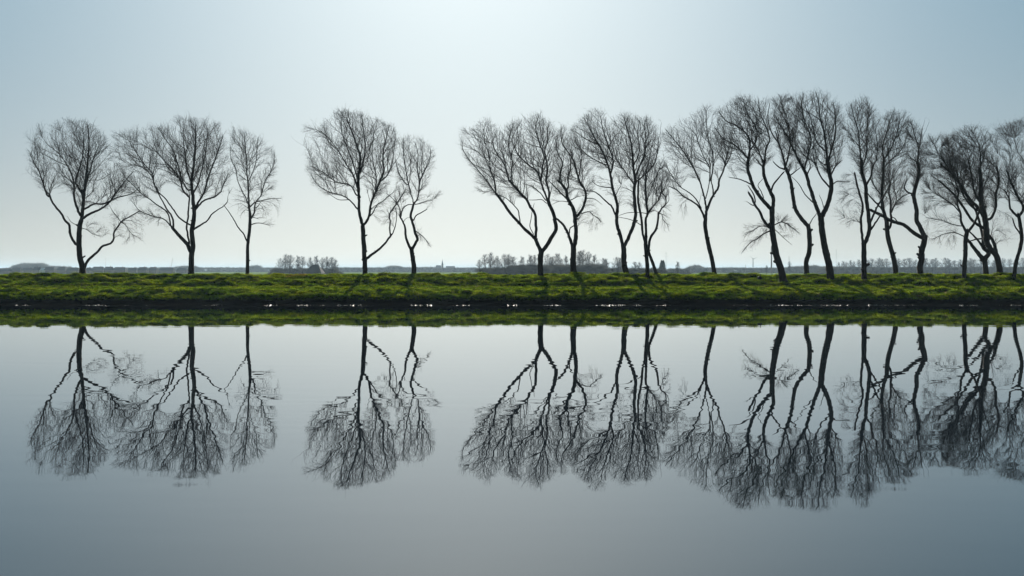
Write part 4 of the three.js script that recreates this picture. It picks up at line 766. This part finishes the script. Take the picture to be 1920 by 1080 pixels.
function pole(px, y0, d, r, tilt, name, label, cat, arms = []) {
  const [x] = at(px, 0, d), h = EYE + (506 - y0) / FOCAL * d - POLDER, t = thing(name, label, cat, [x, POLDER, -d]); t.rotation.z = tilt;
  part(t, 'pole', new THREE.CylinderGeometry(r * .6, r, h, 8).translate(0, h / 2, 0), steel);
  for (const [f, w] of arms) part(t, 'crossarm', box(w, r * .8, r * .8, 0, h * f, r), steel);
}
pole(198, 483, 1100, .16, 0, 'antenna_mast', 'thin antenna mast rising from the houses right of the first tree', 'mast', [[.92, 1.4]]);
pole(318.5, 483, 1150, .3, -.19, 'crane_boom', 'thin leaning crane boom over the roofs left of the second tree', 'crane', []);
pole(1399, 496, 600, .16, .05, 'wooden_pole', 'short thin pole in the field between the lone leaning tree and the chimney', 'pole');
pole(1479.5, 480, 1100, .2, 0, 'lattice_mast', 'thin hazy mast behind the small tree right of the chimney', 'mast', [[.9, 1.6], [.8, 2]]);
pole(1249, 472, 1700, .26, 0, 'power_pylon', 'very faint power pylon above the lone conifer', 'pylon', [[.92, 4.5], [.78, 6.5]]);
pole(1568, 467, 1600, .24, 0, 'power_pylon', 'very faint power pylon left of the far tree row', 'pylon', [[.92, 4.5], [.78, 6.5]]);

// ---------------------------------------------------------------- grass, stones, bird, dry stems
{
  const r = rng(33), blade = (s, n, hgt, lean) => {
    for (let k = 0; k < n; k++) {
      const a = r() * 6.283, q = .09 * Math.sqrt(r()), x = Math.cos(a) * q, z = Math.sin(a) * q, h = hgt * (.5 + .6 * r()), l = lean * (.4 + r()), b = a + (r() - .5), w = .009 + .006 * r(), px = -Math.sin(b) * w, pz = Math.cos(b) * w, i = s.p.length / 3;
      const mid = [x + Math.cos(b) * l * h * .35, h * .6, z + Math.sin(b) * l * h * .35], top = [x + Math.cos(b) * l * h, h * (1 - .25 * l), z + Math.sin(b) * l * h], nn = unit([Math.cos(b) * .9, .45, Math.sin(b) * .9]);
      s.p.push(x - px, 0, z - pz, x + px, 0, z + pz, mid[0] - px * .8, mid[1], mid[2] - pz * .8, mid[0] + px * .8, mid[1], mid[2] + pz * .8, ...top);
      for (let m = 0; m < 5; m++) { s.n.push(...nn); s.u.push(0, 0); }
      s.i.push(i, i + 1, i + 3, i, i + 3, i + 2, i + 2, i + 3, i + 4);
    }
  };
  const tufts = [[26, .12, .6], [24, .18, .8], [20, .27, 1]].map(([n, h, l]) => { const s = new Soup(); blade(s, n, h, l); return s.build(); });
  const grass = new THREE.MeshPhysicalMaterial({ color: lin(1, 1, 1), roughness: 1, transmission: .65, specularIntensity: 0, thickness: 0, side: THREE.DoubleSide });
  const mats = [[], [], []], cols = [[], [], []], q = new THREE.Quaternion(), e = new THREE.Euler(), c = new THREE.Color();
  const brown = (x, d) => Math.exp(-(((x + 24.6) / 1.5) ** 2) - ((d - 109.5) / 1.6) ** 2) + .7 * Math.exp(-(((x + 3) / 1.4) ** 2) - ((d - 110) / 1) ** 2);
  for (let k = 0; k < 150000; k++) {
    const x = -70 + 140 * r(), d = r() < .93 ? 93.6 + 19.4 * r() : 113 + 8 * r(), [y, t] = ground(x, d);
    if (y < .42 + .2 * r()) continue;
    const strip = smooth(98, 99, d) * (1 - smooth(102.4, 103.6, d)), v = t > .12 && r() < .6 ? 2 : r() < .3 + .4 * (1 - strip) ? 1 : 0;
    const dry = clamp(.5 + .5 * n2b(x / 7, d / 2.5)), fade = .65 + .6 * r(), b = clamp(brown(x, d) * 1.2 - .4 * r()), straw = r() < .05 ? .8 : 0;
    const S = (.7 + .6 * r()) * (v === 0 ? 1 : .95);
    mats[v].push(new THREE.Matrix4().compose(new THREE.Vector3(x, y - .02, -d), q.setFromEuler(e.set((r() - .5) * .4, r() * 6.283, (r() - .5) * .4)), new THREE.Vector3(S * 1.35, S, S * 1.35)));
    c.setRGB(lerp(lerp(.15, .31, dry), .32, b) * fade, lerp(lerp(.27, .36, dry), .14, b) * fade, lerp(.012, .05, b) * fade); if (straw) c.lerp(lin(.30, .24, .11), straw); cols[v].push(c.clone());
  }
  ['short green grass on the bank and its flat path', 'ragged green grass covering the dike slopes', 'long drooping grass on the tussocks of the bank'].forEach((label, v) => {
    const m = new THREE.InstancedMesh(tufts[v], grass, mats[v].length); mats[v].forEach((x, k) => { m.setMatrixAt(k, x); m.setColorAt(k, cols[v][k]); });
    m.name = numbered('grass'); m.userData = { kind: 'stuff', label }; m.castShadow = m.receiveShadow = true; scene.add(m);
  });
  // wet stones at the water's edge
  const stone = new THREE.IcosahedronGeometry(1, 1), sp = stone.attributes.position;
  for (let k = 0; k < sp.count; k++) { const f = 1 + .22 * n2(sp.getX(k) * 1.3 + 4, sp.getY(k) * 1.3 + sp.getZ(k) * 2); sp.setXYZ(k, sp.getX(k) * f, sp.getY(k) * f * .75, sp.getZ(k) * f); }
  stone.computeVertexNormals();
  const sm = [];
  for (let k = 0; k < 2200; k++) {
    const x = -70 + 140 * r(), d = 92.15 + .6 * r() ** 1.3 + .25 * n2(x / 6, 3), wet = n2(x / 5, 40) + .5 * n2(x / 1.5, 50); if (wet < -.1 + .9 * r()) continue;
    const s = .02 + .07 * r() ** 3, y = Math.max(0, ground(x, d)[0]) * .8;
    sm.push(new THREE.Matrix4().compose(new THREE.Vector3(x, y + s * .1, -d), q.setFromEuler(e.set((r() - .4) * .5, r() * 6, (r() - .5) * .5)), new THREE.Vector3(s * (1 + .8 * r()), s * .6, s)));
  }
  const m = new THREE.InstancedMesh(stone, new THREE.MeshPhysicalMaterial({ color: lin(.035, .033, .03), roughness: .5 }), sm.length); sm.forEach((x, k) => m.setMatrixAt(k, x));
  m.name = 'shore_stones'; m.userData = { kind: 'stuff', label: 'wet dark stones glinting along the waterline' }; m.castShadow = m.receiveShadow = true; scene.add(m);
}
{
  const d = 105.4, x = at(1424.5, 0, d)[0], y = ground(x, d)[0], t = thing('goose', 'dark goose standing upright in the grass of the bank, left of the tufted leaning tree', 'bird', [x, y, -d]); t.rotation.y = .35;
  const dark = new THREE.MeshStandardMaterial({ color: lin(.03, .028, .027), roughness: .9 }), pale = new THREE.MeshStandardMaterial({ color: lin(.6, .57, .5), roughness: .9 }), horn = new THREE.MeshStandardMaterial({ color: lin(.25, .14, .06), roughness: .6 });
  const egg = (rx, ry, rz, px, py, pz, tilt = 0) => { const g = new THREE.SphereGeometry(1, 24, 16), p = g.attributes.position; for (let k = 0; k < p.count; k++) { const v = p.getY(k); p.setXYZ(k, p.getX(k) * rx * (1 - .18 * v), v * ry, p.getZ(k) * rz * (1 - .12 * v)); } g.computeVertexNormals(); return g.rotateX(tilt).translate(px, py, pz); };
  const s = new Soup(); tube(s, [[0, .46, .1], [0, .58, .13], [0, .69, .11], [0, .76, .1], [0, .79, .1]], [.07, .042, .035, .032, 0], 12);
  part(t, 'body', mergeGeometries([egg(.2, .25, .19, 0, .36, 0, -.35).toNonIndexed(), egg(.052, .048, .07, 0, .78, .13).toNonIndexed(), s.build().toNonIndexed()]), dark);
  part(t, 'wing', egg(.06, .19, .17, -.17, .4, -.03, -.5), dark); part(t, 'painted_shoulder_rim', egg(.05, .06, .08, -.19, .54, .02, -.5), pale); part(t, 'wing', egg(.06, .19, .17, .17, .4, -.03, -.5), dark);  // pale left shoulder: the backlit sun rim, put into the colour
  part(t, 'beak', new THREE.ConeGeometry(.024, .09, 8).rotateX(Math.PI / 2).translate(0, .775, .235), horn); part(t, 'tail', new THREE.ConeGeometry(.08, .2, 8).scale(1, 1, .4).rotateX(-2.2).translate(0, .28, -.24), dark);
  for (const k of [-1, 1]) part(t, 'leg', mergeGeometries([new THREE.CylinderGeometry(.014, .014, .2, 8).translate(k * .07, .08, 0), new THREE.BoxGeometry(.07, .015, .09).translate(k * .07, -.01, .03)]), horn);
}
for (const [px, d, label, pts] of [
  [1421, 112.6, 'dry bramble stem arched in a hoop on the dike crest', [[-.2, -.1, 0], [-.16, .2, .02], [0, .34, .05], [.14, .26, .03], [.22, .08, 0]]],
  [1372, 112.8, 'dry twig lying on the crest beside the lone leaning tree', [[-.35, .3, 0], [-.1, .2, .05], [.15, .12, 0], [.4, -.05, 0]]],
  [1361, 112.4, 'thin dry stem poking out of the crest grass near the lone leaning tree', [[-.25, .26, 0], [0, .16, 0], [.2, .02, .03]]]]) {
  const x = at(px, 0, d)[0], t = thing('dry_stem', label, 'stem', [x, ground(x, d)[0] + .12, -d]), s = new Soup(), c = new THREE.CatmullRomCurve3(pts.map((p) => new THREE.Vector3(...p))).getPoints(14).map((p) => [p.x, p.y, p.z]);
  tube(s, c, c.map((_, k) => .022 * (1 - k / 20)), 5); part(t, 'stem', s.build(), bark);
  const f = new Soup(); tube(f, [c[6], [c[6][0] + .08, c[6][1] + .1, .06], [c[6][0] + .1, c[6][1] + .2, .1]], [.012, .009, 0], 4); part(t, 'side_shoot', f.build(), bark);
}
renderer.render(scene, camera);
